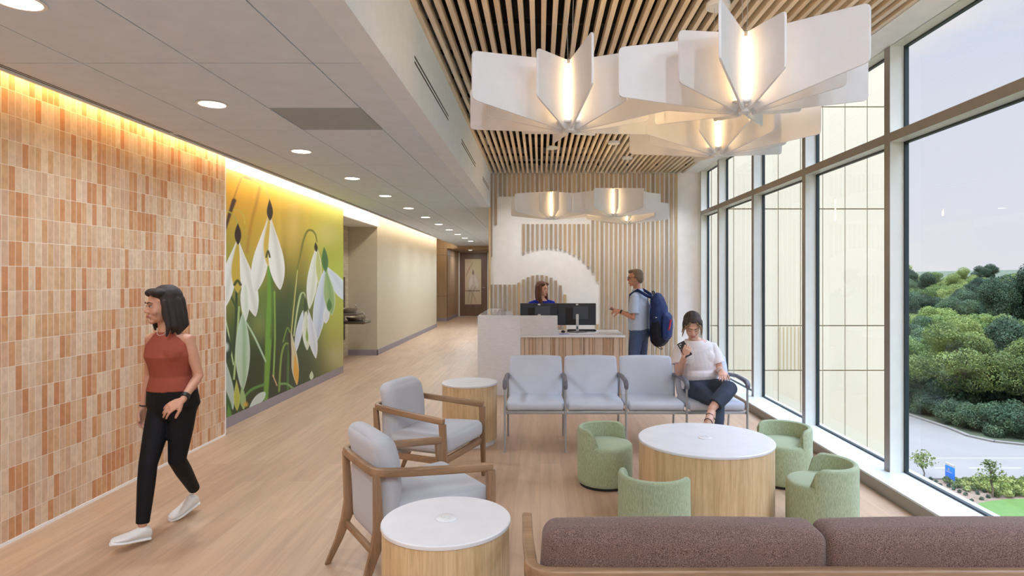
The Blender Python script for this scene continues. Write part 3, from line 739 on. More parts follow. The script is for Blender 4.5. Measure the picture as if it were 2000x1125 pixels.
def monitor(loc, rz, label):
    t = thing('monitor', label, 'monitor', loc, rz, 'desk monitors')
    w, z0, z1 = .547, .10, .415
    softmb(-w/2, w/2, -.006, .028, z0, z1, .006).build('screen_housing', M['monitor'], t, smooth=True)
    MB().box(-w/2+.006, w/2-.006, .0285, .0295, z0+.008, z1-.008).build('screen', plain('screen_glass', (30, 40, 60), .1), t)
    softmb(-.06, .16, -.022, -.0055, z0+.085, z0+.27, .01).build('back_panel', M['monitor2'], t, smooth=True)
    softmb(-.16, .02, -.014, -.0055, z0+.015, z0+.25, .006).build('back_recess', M['black'], t, smooth=True)
    MB().box(-.018, .018, -.0075, -.0058, z1-.028, z1-.008).build('badge', M['trimwhite'], t)
    m = MB(); m.box(-.018, .022, -.05, -.028, .01, z0+.16); st_ = m.build('stand', M['silver'], t, bevel=.004)
    MB().box(-.006, .010, -.0515, -.0498, .045, .085).build('cable_slot', M['black'], st_)
    m = MB(); m.ell((0, 0, .006), (.15, .09, .006), n=32); m.build('stand_base', M['monitor'], t, smooth=True)
    return t
m1 = monitor(((1127-CX)/F*8.95, 8.95, .82), 0, 'right desk monitor seen from behind on its silver stand')
copy_tree(m1, ((1053-CX)/F*8.97, 8.97, .82), 0, 'left desk monitor, half hidden behind the high white desk panel')
k = thing('keyboard', 'black keyboard on the counter beneath the right monitor', 'keyboard', (.62, 9.13, .82)); 
MB().box(-.22, .2, -.07, .07, 0, .018).build('case', M['black'], k, bevel=.004)
kk = MB()
for i in range(15):
    for j in range(5): kk.box(-.2+i*.026, -.178+i*.026, -.06+j*.025, -.038+j*.025, .018, .022)
kk.build('keys', M['rubber'], k)
tag(MB().ell((0, 0, .016), (.032, .055, .018), n=20).build('computer_mouse', M['black'], None, smooth=True), 'black computer mouse beside the right desk monitor', 'mouse').location = ((1100-CX)/F*8.85, 8.85, .82)
tag(MB().box(-.05, .09, -.07, .07, 0, .002).build('notepad', plain('lilac_paper', (150, 150, 200), .7), None), 'lilac paper lying on white counter next to the high desk panel', 'paper').location = ((1099-CX)/F*8.65, 8.65, .8202)

# ------------------------------------------------------------------ drinking fountains
t = thing('drinking_fountain', 'stainless two level drinking fountain with bottle filler in wall alcove', 'fountain', (-3.98, 11.95, 0)); off = (-3.98, 11.95, 0)
t['label'] = 'upper basin of the stainless drinking fountain pair in the wall alcove'
def basin(t, y, z, tip, off):
    m = MB(); m.add(*soft(-3.978, tip, y-.22, y+.22, z-.055, z, .02)); m.build('basin_arm', M['darksteel'], t, smooth=True, offset=off)
    m = MB(); m.lathe([(.15, .002), (.19, .06), (.2, .075), (.19, .078), (.17, .06), (.1, .015), (0, .01)], 40, (tip-.24, y, z)); m.build('bowl', M['stainless'], t, smooth=True, offset=off)
    m = MB(); m.tube([(tip-.07, y, z+.04), (tip-.06, y, z+.1), (tip-.08, y, z+.13), (tip-.12, y, z+.15)], [.014, .012, .01, .007], 10); m.build('spout', M['stainless'], t, smooth=True, offset=off)
basin(t, 11.7, .95, -3.40, off)
MB().box(-3.979, -3.965, 11.45, 12.6, .35, 1.62).build('back_panel', M['darksteel'], t, bevel=.004, offset=off)
MB().box(-3.966, -3.955, 11.9, 12.35, 1.1, 1.5).build('bottle_filler', M['monitor'], t, bevel=.004, offset=off)
t = thing('drinking_fountain', 'lower basin of the stainless drinking fountain pair in the wall alcove', 'fountain', (-3.98, 12.2, 0)); off = (-3.98, 12.2, 0)
basin(t, 12.2, .76, -3.385, off)

# ------------------------------------------------------------------ petal pendants
def fin(t, a, rf):
    r0 = .05; poly = [(r0, .02), (r0, .375)]
    zo1, zo0 = .305, .068
    c = .02
    poly += [(rf-c, zo1+.002), (rf-.006, zo1-.006), (rf, zo1-c)] + [(rf, zo0+c), (rf-.005, zo0+.006), (rf-c, zo0-.002)]
    poly += [(.10, 0.004), (.06, 0.0)]
    u = Vector((cos(a), sin(a), 0)); v = Vector((-sin(a), cos(a), 0))
    m = MB(); m.prism(poly, lambda p, q, s: u*p+v*s+Vector((0, 0, q)), -.0055, .0055)
    m.build('petal', M['petal'], t, bevel=.0015, seg=1)
def pendant(loc, a0, label, longs=None):
    t = thing('petal_pendant', label, 'pendant lamp', loc, 0, 'white petal pendant lamps')
    for k in range(12): fin(t, R(a0+30*k), .615 if k % 2 == 0 else .445)
    MB().lathe([(.03, .03), (.095, .03), (.095, .04), (.03, .04)], 40, cap=False).build('hub_ring', M['petal'], t, smooth=True)
    MB().lathe([(0, .36), (.03, .36), (.03, .385), (.012, .395), (0, .395)], 24).build('top_cap', M['alum_in'], t, smooth=True)
    MB().lathe([(0, .03), (.026, .03), (.026, .36), (0, .36)], 20).build('lamp_tube', M['tube'], t, smooth=True)
    MB().lathe([(0, .0), (.03, .0), (.03, .03), (0, .03)], 24).build('bottom_cap', M['trimwhite'], t, smooth=True)
    for dx in (-.008, .01): MB().tube([(dx, 0, .39), (dx*3, 0, .99-.03)], .0016, 6).build('cable', M['cable'], t)
    MB().lathe([(0, .96), (.075, .96), (.078, .965), (.078, .99), (0, .99)], 36).build('canopy', M['trimwhite'], t, smooth=True)
    return t
pz = 2.4
P1 = pendant((.16, 3.38, pz), 277, 'petal pendant lamp at left of the nearest trio, beside the soffit')
PB = pendant((.99, 3.0, pz), 243, 'nearest and largest looking petal pendant lamp in front of the window')
for x, y, a, lab in ((1.16, 4.04, 270, 'petal pendant lamp hanging lowest in the photo of the near trio, behind the nearest lamp'),
                     (.16, 8.45, 277, 'leftmost petal pendant lamp of the far trio over the reception desk'),
                     (.967, 8.13, 240, 'middle petal pendant lamp of the far trio over the reception desk'),
                     (1.287, 9.16, 240, 'rightmost petal pendant lamp of the far trio, mostly hidden behind its neighbour')):
    src = P1
    copy_tree(src, (x, y, pz), R(a-277), lab)
# ------------------------------------------------------------------ flower mural on the left wall
def mural_paint(u, v):
    # u along the wall (0..1), v up (0..1) -> drawing coordinates of the print
    Yw = MY0+(MY1-MY0)*u; Zw = MZ0+(MZ1-MZ0)*v
    x = CX-3.335*F/Yw; y = CY-(Zw-H)*F/Yw
    c = Canvas(x, y, (150, 150, 60))
    B = c.blob; P_ = c.petal; K = c.stroke
    B(470, 350, 110, 90, (240, 176, 44), 1); B(540, 370, 90, 70, (246, 196, 60), 1); B(640, 430, 70, 60, (220, 208, 76), 1); B(450, 330, 50, 22, (214, 132, 34), .6)
    B(655, 400, 30, 30, (200, 206, 70), .8); B(660, 560, 45, 90, (184, 200, 70), 1); B(648, 620, 30, 70, (176, 184, 70), .9); B(560, 470, 45, 60, (226, 190, 86), .7)
    B(575, 440, 14, 40, (240, 214, 130), .6); B(640, 455, 24, 26, (226, 220, 140), .6); B(500, 480, 30, 60, (200, 160, 60), .6); B(640, 690, 60, 50, (160, 156, 66), .9); B(655, 700, 22, 26, (206, 200, 150), .6)
    B(560, 560, 34, 60, (112, 110, 40), .8); B(590, 520, 14, 60, (150, 130, 50), .6)
    B(550, 640, 70, 80, (34, 74, 40), 1, 0, 1.6); B(470, 690, 70, 110, (30, 72, 34), .95, 0, 1.5); B(560, 730, 80, 60, (26, 60, 30), .95, 0, 1.5); B(600, 660, 24, 60, (46, 92, 46), .8); B(500, 800, 90, 50, (24, 52, 26), .9)
    B(515, 600, 16, 60, (96, 130, 50), .7); B(575, 620, 12, 40, (70, 100, 60), .6); B(450, 780, 20, 60, (44, 90, 36), .6); B(505, 640, 20, 30, (150, 160, 90), .5); B(585, 740, 20, 24, (70, 110, 90), .5); B(590, 575, 30, 26, (40, 90, 50), .5)
    B(530, 770, 120, 110, (12, 38, 18), .8, 0, 2); B(560, 620, 26, 80, (30, 62, 30), .6)
    for (a, b, r1, r2, k) in ((545, 420, 4, 50, (236, 206, 90)), (600, 420, 5, 40, (230, 200, 90)), (490, 400, 6, 40, (226, 170, 50)), (620, 560, 6, 60, (150, 150, 60)), (555, 520, 6, 50, (120, 100, 40))): B(a, b, r1, r2, k, .5)
    K([(507, 367), (500, 400), (490, 440), (482, 492)], 3, (170, 116, 40), 5, .6)
    K([(474, 342), (464, 366), (455, 394)], 1.8, (196, 140, 46), 2, .9); K([(457, 392), (448, 420), (439, 452)], [4.5, 3.5, 2], (74, 44, 30), 3)
    K([(478, 346), (492, 350), (508, 353)], 2.4, (150, 84, 30), 3, .8); K([(526, 393), (521, 372), (512, 359), (498, 352), (484, 343)], 1.2, (206, 190, 90), 1.6)
    K([(457, 410), (468, 412), (476, 422), (478, 436)], 1.6, (214, 190, 80), 2); K([(463, 441), (461, 428), (453, 417), (441, 411)], 1.3, (186, 180, 90), 1.6)
    # stems and blades
    K([(526, 480), (528, 560), (525, 650), (519, 782)], [3, 6, 6.5, 4], (104, 156, 52), 2.5); K([(530, 500), (533, 600), (530, 660)], 3, (60, 96, 34), 3, .7); K([(536, 570), (537, 660), (534, 735)], 1.6, (130, 170, 70), 1.6)
    K([(462, 556), (461, 620), (457, 690), (459, 812)], 2.2, (24, 60, 34), 1.6); K([(446, 566), (460, 598), (470, 616)], 2, (46, 74, 34), 1.8); K([(467, 600), (463, 660), (457, 740)], 1.8, (170, 196, 130), 1.6); K([(472, 600), (476, 628)], 1.3, (200, 200, 110), 1.4)
    K([(480, 628), (498, 660), (519, 706)], [1.4, 1.8, 1.4], (176, 204, 170), 1.4); K([(619, 472), (616, 458), (609, 450), (600, 452), (592, 472), (586, 502), (580, 530), (573, 600), (567, 668)], [1.2, 1.5, 2, 2, 1.8, 1.6, 1.6, 1.6, 1.5], (120, 122, 46), 1.6)
    K([(581, 528), (574, 600), (568, 660)], .7, (214, 214, 130), 1); K([(566, 655), (563, 700), (562, 766)], 2.2, (60, 110, 44), 1.6)
    K([(597, 586), (595, 574), (590, 572), (586, 580), (580, 610), (574, 656)], [1, 1, 1.2, 1.8, 1.6, 1.2], (190, 206, 150), 1.4)
    K([(545, 764), (549, 700), (556, 673), (565, 672)], 1.8, (120, 152, 60), 1.6); K([(553, 668), (561, 640), (567, 652)], 1.1, (110, 150, 60), 1.4)
    K([(478, 774), (493, 760), (516, 751)], 2.4, (84, 140, 56), 1.8); K([(546, 750), (560, 750), (574, 760)], 2, (110, 160, 90), 1.8); K([(533, 733), (541, 753)], .9, (220, 180, 140), 1.2)
    K([(439, 618), (446, 650), (452, 690), (456, 712)], 1.2, (190, 210, 160), 1.4); P_(440, 640, 446, 705, 9, (20, 56, 34), None, 2); B(441, 678, 6, 9, (206, 220, 210), .95, 0, 2)
    P_(440, 702, 455, 800, 7, (176, 196, 184), (210, 222, 210)); P_(440, 760, 452, 815, 5, (40, 90, 40))
    # flowers
    w, sh, ed = (232, 232, 226), (196, 198, 190), (246, 246, 240)
    P_(462, 470, 430, 612, 15, w, ed, 1.6, .62, 1, sh); P_(464, 468, 464, 572, 12, (196, 168, 62), (216, 196, 110), 2, .6); P_(466, 468, 499, 618, 15, w, ed, 1.4, .66, 1, sh)
    P_(478, 555, 480, 628, 9, (226, 232, 222), ed, 1.4, .4, 1, (190, 206, 180)); K([(458, 556), (464, 548), (470, 556)], 2.6, (64, 72, 26), 2); P_(464.5, 436, 465, 478, 6.5, (40, 28, 24), None, 1.2, .55)
    P_(523, 424, 498, 572, 15, w, ed, 1.6, .64, 1, sh); P_(526, 420, 524, 520, 10, (206, 176, 76), (226, 206, 130), 2, .6); P_(528, 420, 547, 566, 15, (236, 236, 230), ed, 1.4, .64, 1, sh)
    K([(520, 502), (523.5, 490), (527, 502)], 1.8, (70, 70, 26), 1.4); P_(526.5, 388, 527.5, 431, 6, (44, 30, 24), None, 1.2, .6)
    P_(617, 484, 604, 604, 10, (226, 230, 220), ed, 1.4, .55, 1, (196, 204, 176)); P_(620, 486, 624, 560, 6, (188, 196, 120), ed, 1.4, .5); P_(616, 472, 618, 492, 3.4, (36, 44, 26), None, 1.2)
    P_(638, 520, 682, 590, 13, (216, 226, 236), (236, 242, 246), 1.4, .6, 1, (196, 210, 222)); P_(636, 522, 616, 672, 13, (208, 218, 232), (236, 242, 246), 1.4, .5, 1, (168, 186, 210)); P_(640, 590, 636, 632, 6, (214, 222, 226), ed, 1.4)
    P_(636, 522, 648, 616, 11, (150, 180, 120), (226, 234, 220), 1.6, .6, 1, (110, 156, 84)); P_(643, 582, 643, 608, 5, (54, 116, 50), None, 1.6); P_(633, 482, 636, 532, 6.4, (62, 112, 58), (90, 140, 80), 1.2, .55)
    P_(592, 606, 576, 692, 6, (206, 218, 232), ed, 1.2, .5); P_(597, 600, 600, 684, 8, (222, 230, 214), ed, 1.2, .6, 1, (190, 206, 160)); P_(602, 604, 617, 700, 8, (216, 224, 234), ed, 1.2, .6, 1, (196, 206, 216)); P_(599, 640, 600, 668, 2.5, (130, 168, 70), None, 1.4); P_(596, 578, 597, 610, 3.6, (32, 62, 30), None, 1.2)
    P_(569, 648, 580, 752, 7, (206, 196, 160), (226, 220, 190), 1.2, .6); P_(576, 690, 580, 752, 4.6, (224, 168, 56), None, 1.4); K([(565, 652), (567, 690), (568, 726)], [2.6, 2.4, 1], (30, 34, 26), 1.4)
    P_(474, 612, 474, 764, 14, (186, 208, 186), (216, 228, 216), 1.6, .5, 1, (120, 164, 108)); P_(462, 742, 463, 802, 6, (176, 182, 70), (206, 210, 120)); P_(472, 752, 476, 800, 6, (150, 180, 120)); B(480, 790, 5, 5, (206, 160, 50), .9, 0, 2)
    P_(518, 766, 486, 800, 8, (196, 212, 202), (220, 230, 222), 1.4, .4); P_(609, 724, 608, 742, 4, (206, 220, 190), None, 1.2); P_(466, 800, 463, 830, 5, (50, 110, 40)); P_(446, 790, 449, 830, 5, (90, 140, 60))
    return c.c
MY0, MY1, MZ0, MZ1 = 6.31, 10.495, .115, 2.77
mu = paint_mesh('flower_mural', M['print'], 560, 380, lambda u, v: np.stack([np.full_like(u, -3.335), MY0+(MY1-MY0)*u, MZ0+(MZ1-MZ0)*v], -1), mural_paint)
tag(mu, 'large printed mural of white snowdrop flowers on yellow and green covering left wall', 'mural', kind='thing')
me = mu.data; bm = bmesh.new(); bm.from_mesh(me)
bd = [e for e in bm.edges if e.is_boundary]; ex = bmesh.ops.extrude_edge_only(bm, edges=bd)
for v in [g for g in ex['geom'] if isinstance(g, bmesh.types.BMVert)]: v.co.x = -3.349
bm.to_mesh(me); bm.free()

# ------------------------------------------------------------------ outside
GZ = -14.0
def gp(x, y): Y = (H-GZ)*F/(y-CY); return ((x-CX)/F*Y, Y)
def lob(name, c1, c2, c3, sc=.6):
    m, nt, b = newmat(name); L = nt.links
    tc = N(nt, 'ShaderNodeTexCoord'); no = N(nt, 'ShaderNodeTexNoise', Scale=sc, Detail=4.0); L.new(tc.outputs['Object'], no.inputs[0])
    oi = N(nt, 'ShaderNodeObjectInfo'); ad = N(nt, 'ShaderNodeMath', operation='MULTIPLY_ADD'); ad.inputs[1].default_value = .5; L.new(oi.outputs['Random'], ad.inputs[0])
    sb = N(nt, 'ShaderNodeMath', operation='SUBTRACT'); sb.inputs[1].default_value = .25; L.new(no.outputs['Fac'], sb.inputs[0]); L.new(sb.outputs[0], ad.inputs[2])
    rp = ramp(nt, [(.2, lin(c1)), (.5, lin(c2)), (.8, lin(c3))]); L.new(ad.outputs[0], rp.inputs[0]); L.new(rp.outputs[0], b.inputs['Base Color'])
    b.inputs['Roughness'].default_value = .7; b.inputs['Specular IOR Level'].default_value = .2
    tr = N(nt, 'ShaderNodeBsdfTranslucent'); L.new(rp.outputs[0], tr.inputs[0]); mx = N(nt, 'ShaderNodeMixShader'); mx.inputs[0].default_value = .35
    L.new(b.outputs[0], mx.inputs[1]); L.new(tr.outputs[0], mx.inputs[2]); L.new(mx.outputs[0], nt.nodes['Material Output'].inputs[0]); return m
M['leaf'] = lob('leaf_green', (54, 72, 40), (86, 106, 54), (120, 134, 72))
M['leafd'] = lob('leaf_dark', (38, 56, 44), (60, 80, 58), (82, 102, 68))
M['leafy'] = lob('leaf_olive', (74, 88, 46), (112, 126, 66), (146, 152, 92))
M['bark'] = plain('bark', (86, 72, 60), .9, var=.3, vs=6)
M['asphalt'] = plain('road_surface', (92, 89, 84), .9, var=.06, vs=.3)
M['concrete'] = plain('kerb', (92, 88, 82), .9)
M['mulch'] = plain('mulch', (96, 80, 64), .95, var=.25, vs=3)
M['lawn'] = plain('lawn', (58, 86, 24), .95, var=.15, vs=2)
M['forestfloor'] = plain('forest_floor', (48, 58, 36), .95, var=.3, vs=.5)
M['facade'] = plain('cream_cladding', (190, 180, 156), .7, var=.02, vs=.6)
M['joint'] = plain('joint_tan', (170, 154, 120), .8)
M['signblue'] = plain('sign_blue', (16, 96, 190), .5)
M['line'] = plain('line_white', (150, 148, 142), .8)
M['lightwin'] = plain('hill_far', (66, 88, 92), .9, var=.2, vs=.02)
# ground: flat near the road, gentle rise under the forest
m = MB(); xs = [-40+12*i for i in range(0, 60)]; ys = [20+10*j for j in range(0, 50)]
gz = lambda x, y: GZ+max(0, y-80)*.036+max(0, x-46)*.02*min(1, max(0, (y-58)/10))
vs = [(x, y, gz(x, y)-.05) for y in ys for x in xs]; n = len(xs)
m.add(vs, [(j*n+i, j*n+i+1, (j+1)*n+i+1, (j+1)*n+i) for j in range(len(ys)-1) for i in range(n-1)])
S(m.build('ground', M['forestfloor']))
S(MB().box(-60, 120, -60, 20.2, GZ-.1, GZ-.05).build('ground_near', M['forestfloor']))
kerb = [(41.2, 130), (41.4, 90), (42.0, 70), (42.4, 64), (42.2, 61), (43.2, 58.9), (45.2, 57.8), (50, 57.3), (60, 57.1), (120, 56.5)]
road = MB(); pts = kerb+[(120, 47.6), (20, 48.2), (8, 48.4), (8, 130)]
road.add([(x, y, GZ) for x, y in pts], [tuple(range(len(pts)))]); S(road.build('ground_road', M['asphalt']))
k = MB()
for (a, b), (c_, d) in zip(kerb[:-1], kerb[1:]): k.bar((a, b, GZ+.07), (c_, d, GZ+.07), .45, .16)
k.bar((8, 48.1, GZ+.07), (120, 47.5, GZ+.07), .3, .14); S(k.build('ground_kerb', M['concrete']))
k = MB()
for px0, px1 in ((1826, 1862), (1893, 1925), (1957, 1994), (2020, 2050)): 
    a, b = gp(px0, 914), gp(px1, 914); k.box(a[0], b[0], a[1]-.07, a[1]+.07, GZ+.004, GZ+.01)
k.box(12, 110, 53.6, 53.7, GZ+.004, GZ+.01); S(k.build('ground_marking', M['line']))
S(MB().box(8, 120, 30, 48, GZ-.04, GZ+.02).build('ground_bed', M['mulch']))
pl = [gp(*p) for p in ((1896, 990), (1915, 983), (1940, 979), (1970, 976), (2010, 975), (2200, 975))]+[(60, 33), (25, 33)]
l_ = MB(); l_.add([(x, y, GZ+.05) for x, y in pl], [tuple(range(len(pl)))]); S(l_.build('ground_lawn', M['lawn']))
# leafy things
def leafmesh(name, mat, blobs, n, size, seed, parent, flat=.4):
    rg = np.random.RandomState(seed); vs = []; wts = np.array([b[3]**2 for b in blobs]); wts = wts/wts.sum()
    bi = rg.choice(len(blobs), n, p=wts); bl = np.array(blobs)[bi]
    d = rg.normal(size=(n, 3)); d /= np.linalg.norm(d, axis=1)[:, None]
    rad = bl[:, 3]*(.72+.36*rg.rand(n)); p = bl[:, :3]+d*rad[:, None]*np.array([1, 1, .8])
    nr = d+rg.normal(size=(n, 3))*.55; nr /= np.linalg.norm(nr, axis=1)[:, None]
    t = np.cross(nr, rg.normal(size=(n, 3))); t /= np.linalg.norm(t, axis=1)[:, None]; b = np.cross(nr, t)
    s = size*(.6+.8*rg.rand(n))[:, None]
    q = np.stack([p-t*s*.5, p-b*s*.32, p+t*s*.5, p+b*s*.32], 1).reshape(-1, 3)
    me = bpy.data.meshes.new(name); f = np.arange(4*n).reshape(n, 4); me.from_pydata(q.tolist(), [], f.tolist()); me.materials.append(mat)
    o = bpy.data.objects.new(name, me); COL.objects.link(o); o.parent = parent; return o
def make_tree(h, cr, mat, seed, n, leaf, label, name='tree', trunk_h=.3, cat='tree', group=None):
    rg = random.Random(seed); t = thing(name, label, cat, (0, 0, -500), 0, group)
    m = MB(); th = h*trunk_h; m.tube([(0, 0, -.3), (.1, 0, th*.5), (0, .1, th), (.1, .1, h*.7)], [h*.03, h*.024, h*.02, h*.006], 8)
    blobs = []
    for i in range(26):
        a = rg.uniform(0, 2*pi); zz = rg.random(); rr = cr*math.sqrt(rg.random())*(1-.5*zz**2); b = (rr*cos(a), rr*sin(a), th+(h-th)*(.12+.74*zz), cr*rg.uniform(.26, .42))
        blobs.append(b)
        if i % 3 == 0: m.tube([(0, .05, th*rg.uniform(.7, 1.2)), (b[0]*.5, b[1]*.5, (th+b[2])*.5), b[:3]], [h*.012, h*.008, h*.003], 6)
    m.build('trunk', M['bark'], t, smooth=True)
    leafmesh('foliage', mat, blobs, n, leaf, seed, t); return t
pr = [make_tree(10.5, 4.6, M['leafy'], 11, 30000, .21, 'p', group='woodland trees'), make_tree(10, 4.2, M['leaf'], 12, 28000, .21, 'p', group='woodland trees'), make_tree(11, 3.9, M['leafd'], 13, 28000, .21, 'p', group='woodland trees')]
used = [False]*3
def place_tree(k, x, y, s, label, group, sz=None):
    if not used[k]: o = pr[k]; used[k] = True
    else: o = copy_tree(pr[k])
    o.location = (x, y, gz(x, y)-.1); o.rotation_euler = (0, 0, (x*7.3+y*3.1) % 6.28); o.scale = (s, s, (sz or s)); o['label'] = label; o['group'] = group
    return o
place_tree(0, 46.8, 68.5, 1.0, 'big pale green oak tree with forked trunk just behind the road kerb', 'roadside trees')
for k, x, y, s, lab in ((0, 52.5, 66, .95, 'olive green roadside tree at the right edge of the window view'), (1, 43.5, 76, 1.0, 'green roadside tree left of the big pale oak, beside window frame'),
                        (1, 49.8, 75, .98, 'leafy green tree right behind the big pale oak'), (2, 57, 73, 1.0, 'dark green tree behind the roadside trees at far right')):
    place_tree(k, x, y, s, lab, 'roadside trees')
rg = random.Random(21)
for row, (Y, sp, hs, lab) in enumerate(((84, 6.5, .92, 'woodland tree in the first row behind the roadside oaks'), (96, 7, .95, 'woodland tree in the first row behind the roadside oaks'), (110, 7.5, 1.0, 'woodland tree in the shaded middle of the wood'), (126, 8.5, 1.0, 'woodland tree in the shaded middle of the wood'),
                                   (146, 9.5, 1.05, 'hazy woodland tree far back near the skyline'), (170, 10.5, 1.05, 'hazy woodland tree far back near the skyline'), (200, 12, 1.1, 'hazy woodland tree far back near the skyline'), (235, 14, 1.15, 'hazy woodland tree far back near the skyline'))):
    x = .575*Y+rg.uniform(0, 3)
    while x < .83*Y:
        s = hs*rg.uniform(.88, 1.1)
        place_tree(rg.choice((1, 2, 2, 1, 0)), x, Y+rg.uniform(-3, 3), s, lab, {'w': 'woodland trees', 'h': 'far skyline trees'}[lab[0]] + (' first rows' if 'first' in lab else ''), s*rg.uniform(.95, 1.05))
        x += sp*(1 if Y < 100 else .74)*rg.uniform(.8, 1.15)
place_tree(2, 81, 102, 1.35, 'tall dark tree standing above the skyline at the right edge of the view', 'tall skyline trees', 1.52)
place_tree(2, 76.2, 103, .95, 'dark tree left of the tallest skyline tree', 'tall skyline trees', 1.32)
place_tree(1, 80, 131, .9, 'thin crowned tree rising above the skyline beside the window frame', 'tall skyline trees', 1.25)
# low bushes along the kerb
bt = thing('bush', 'dark blue green bush beside the road kerb', 'bush', (0, 0, 0), 0, 'bushes along the road kerb')
rg = random.Random(5)
leafmesh('foliage', M['leafd'], [(rg.uniform(-1.1, 1.1), rg.uniform(-.9, .9), rg.uniform(.3, 1.6), rg.uniform(.5, .8)) for _ in range(16)], 9500, .15, 4, bt)
spots = [(44.4, 67), (44.6, 64.2), (45.6, 61.6), (47.6, 60.2), (50.2, 59.4), (53, 59.2), (44.2, 71), (47.2, 63.4), (50.6, 62.4), (54, 62.6), (43.9, 75), (56.5, 59), (46.5, 70), (49.5, 69), (52.5, 68.5), (55.5, 68), (45.5, 79), (49, 80), (53, 79), (57, 78), (58, 64), (47, 75.5), (51, 74.5)]
for i, (x, y) in enumerate(spots):
    o = bt if i == 0 else copy_tree(bt, rz=i*1.3, label=None if i < 12 else 'large dark bush in the undergrowth beneath the roadside trees'); o.location = (x+.4, y, gz(x, y)); s = (1.15 if i < 12 else 1.75)+.25*((i*37) % 5)/5; o.scale = (s, s, s*1.05)
# saplings
for i, ((px, py), h, lab) in enumerate((((1937, 972), 2.75, 'slender sapling in the planting bed right of the blue sign'), ((1803, 936), 2.2, 'slender sapling in the bed left of the blue sign, beside window frame'))):
    tr = make_tree(h, .8, M['leafy'], 40+i, 420, .17, lab, 'sapling', .42); x, y = gp(px, py); tr.location = (x, y, GZ)
# bed plants
bp_ = thing('bed_plant', 'small light green shrub planted in rows behind the blue sign', 'plant', (0, 0, 0), 0, 'small shrubs in the planting bed')
leafmesh('foliage', M['leafy'], [(0, 0, .3, .3), (.15, .1, .25, .22), (-.12, -.1, .28, .22)], 130, .17, 8, bp_)
rg = random.Random(8); first = True
for r_ in range(6):
    y = 47.2-r_*.62; x = (30.9 if r_ < 4 else 32.5)+rg.uniform(0, .3)
    while x < 38.2:
        o = bp_ if first else copy_tree(bp_, rz=rg.uniform(0, 6)); first = False
        s = rg.uniform(.8, 1.1); o.location = (x, y+rg.uniform(-.1, .1), GZ); o.scale = (s, s, s); x += .72
dk = thing('ground_cover_tuft', 'tiny dark tuft scattered over the bare mulch in front of the blue sign', 'plant', (0, 0, 0), 0, 'dark tufts in the mulch')
leafmesh('foliage', M['leafd'], [(0, 0, .12, .14)], 50, .13, 9, dk)
for i, (px, py) in enumerate(((1818, 938), (1828, 944), (1836, 950), (1853, 952), (1862, 957), (1872, 953), (1884, 958), (1874, 963), (1886, 968), (1897, 954), (1909, 966), (1922, 962), (1930, 973), (1917, 977), (1898, 981), (1945, 970))):
    o = dk if i == 0 else copy_tree(dk, rz=i); x, y = gp(px, py); o.location = (x, y, GZ)
# blue sign
sx_, sy_ = gp(1847, 941); ex_, ey_ = gp(1864, 949)
dv = Vector((ex_-sx_, ey_-sy_, 0)); Ls = 1.15; ang = math.atan2(dv.y, dv.x)
t = thing('road_sign', 'blue wayfinding sign on two posts in the planting bed outside', 'sign', (sx_, sy_, GZ), ang)
Ls = dv.length
m = MB(); m.box(0, Ls, -.05, .05, .42, 1.32); m.build('sign_panel', M['signblue'], t, bevel=.01)
for x in (0, Ls-.12): MB().box(x, x+.12, -.05, .05, 0, .45).build('post', M['signblue'], t)
MB().box(.02, Ls-.02, -.04, .04, 1.36, 1.52).build('sign_cap', M['line'], t)
e = MB(); e.ell((Ls*.42, -.055, 1.08), (.1, .008, .1), n=20); lg = e.build('logo', M['line'], t)
e = MB(); e.box(Ls*.42-.09, Ls*.42+.09, -.067, -.06, 1.09, 1.13); e.build('logo_band', plain('logo_navy', (20, 30, 80), .5), lg)
e = MB(); rg = random.Random(2); x = .14
while x < Ls*.75: w_ = rg.uniform(.04, .07); e.box(x, x+w_, -.056, -.05, .86, .92); x += w_+.02
e.build('lettering', M['line'], t)
# cream wing of the building across the courtyard
t = thing('building_wing', 'cream panel clad wing of the building seen through the far windows', 'building', (6.4, 17.3, GZ)); off = (6.4, 17.3, GZ)
MB().box(2.95, 10.0, 17.34, 27, GZ, 16).build('wall', M['joint'], t, offset=off)
m = MB(); xj = sorted([9.136-.622*k for k in range(10)]+[9.758]); xj = [2.95]+[x for x in xj if x > 3.2]+[10.02]
zj = [GZ, -9.9, -5.5, -4.24, -.98, .27, 3.53, 6.38, 9.6, 12.8, 16]
for i in range(len(xj)-1):
    for j in range(len(zj)-1): m.box(xj[i]+.012, xj[i+1]-.012, 17.3, 17.36, zj[j]+.016, zj[j+1]-.016)
m.build('cladding', M['facade'], t, offset=off)
m = MB()
for i in range(6): x = (1523+i*7.3-CX)/69.94; m.box(x-.015, x+.015, 17.285, 17.30, -.95, .24)
m.build('louvre', M['joint'], t, offset=off)
# far hills
m = MB(); ring = []
prof = [(700+60*i, 8+5*sin(i*.7)+3*sin(i*1.9)) for i in range(26)]
m.add([(x, 1400, -30) for x, z in prof]+[(x, 1430, z) for x, z in prof]+[(x, 1800, z*.9) for x, z in prof], [(i, i+1, 26+i+1, 26+i) for i in range(25)]+[(26+i, 27+i, 53+i, 52+i) for i in range(25)])
S(m.build('ground_hills', M['lightwin']))
S(MB().box(-200, 3000, 505, 2600, -4, -3.9).build('ground_far', M['lightwin']))
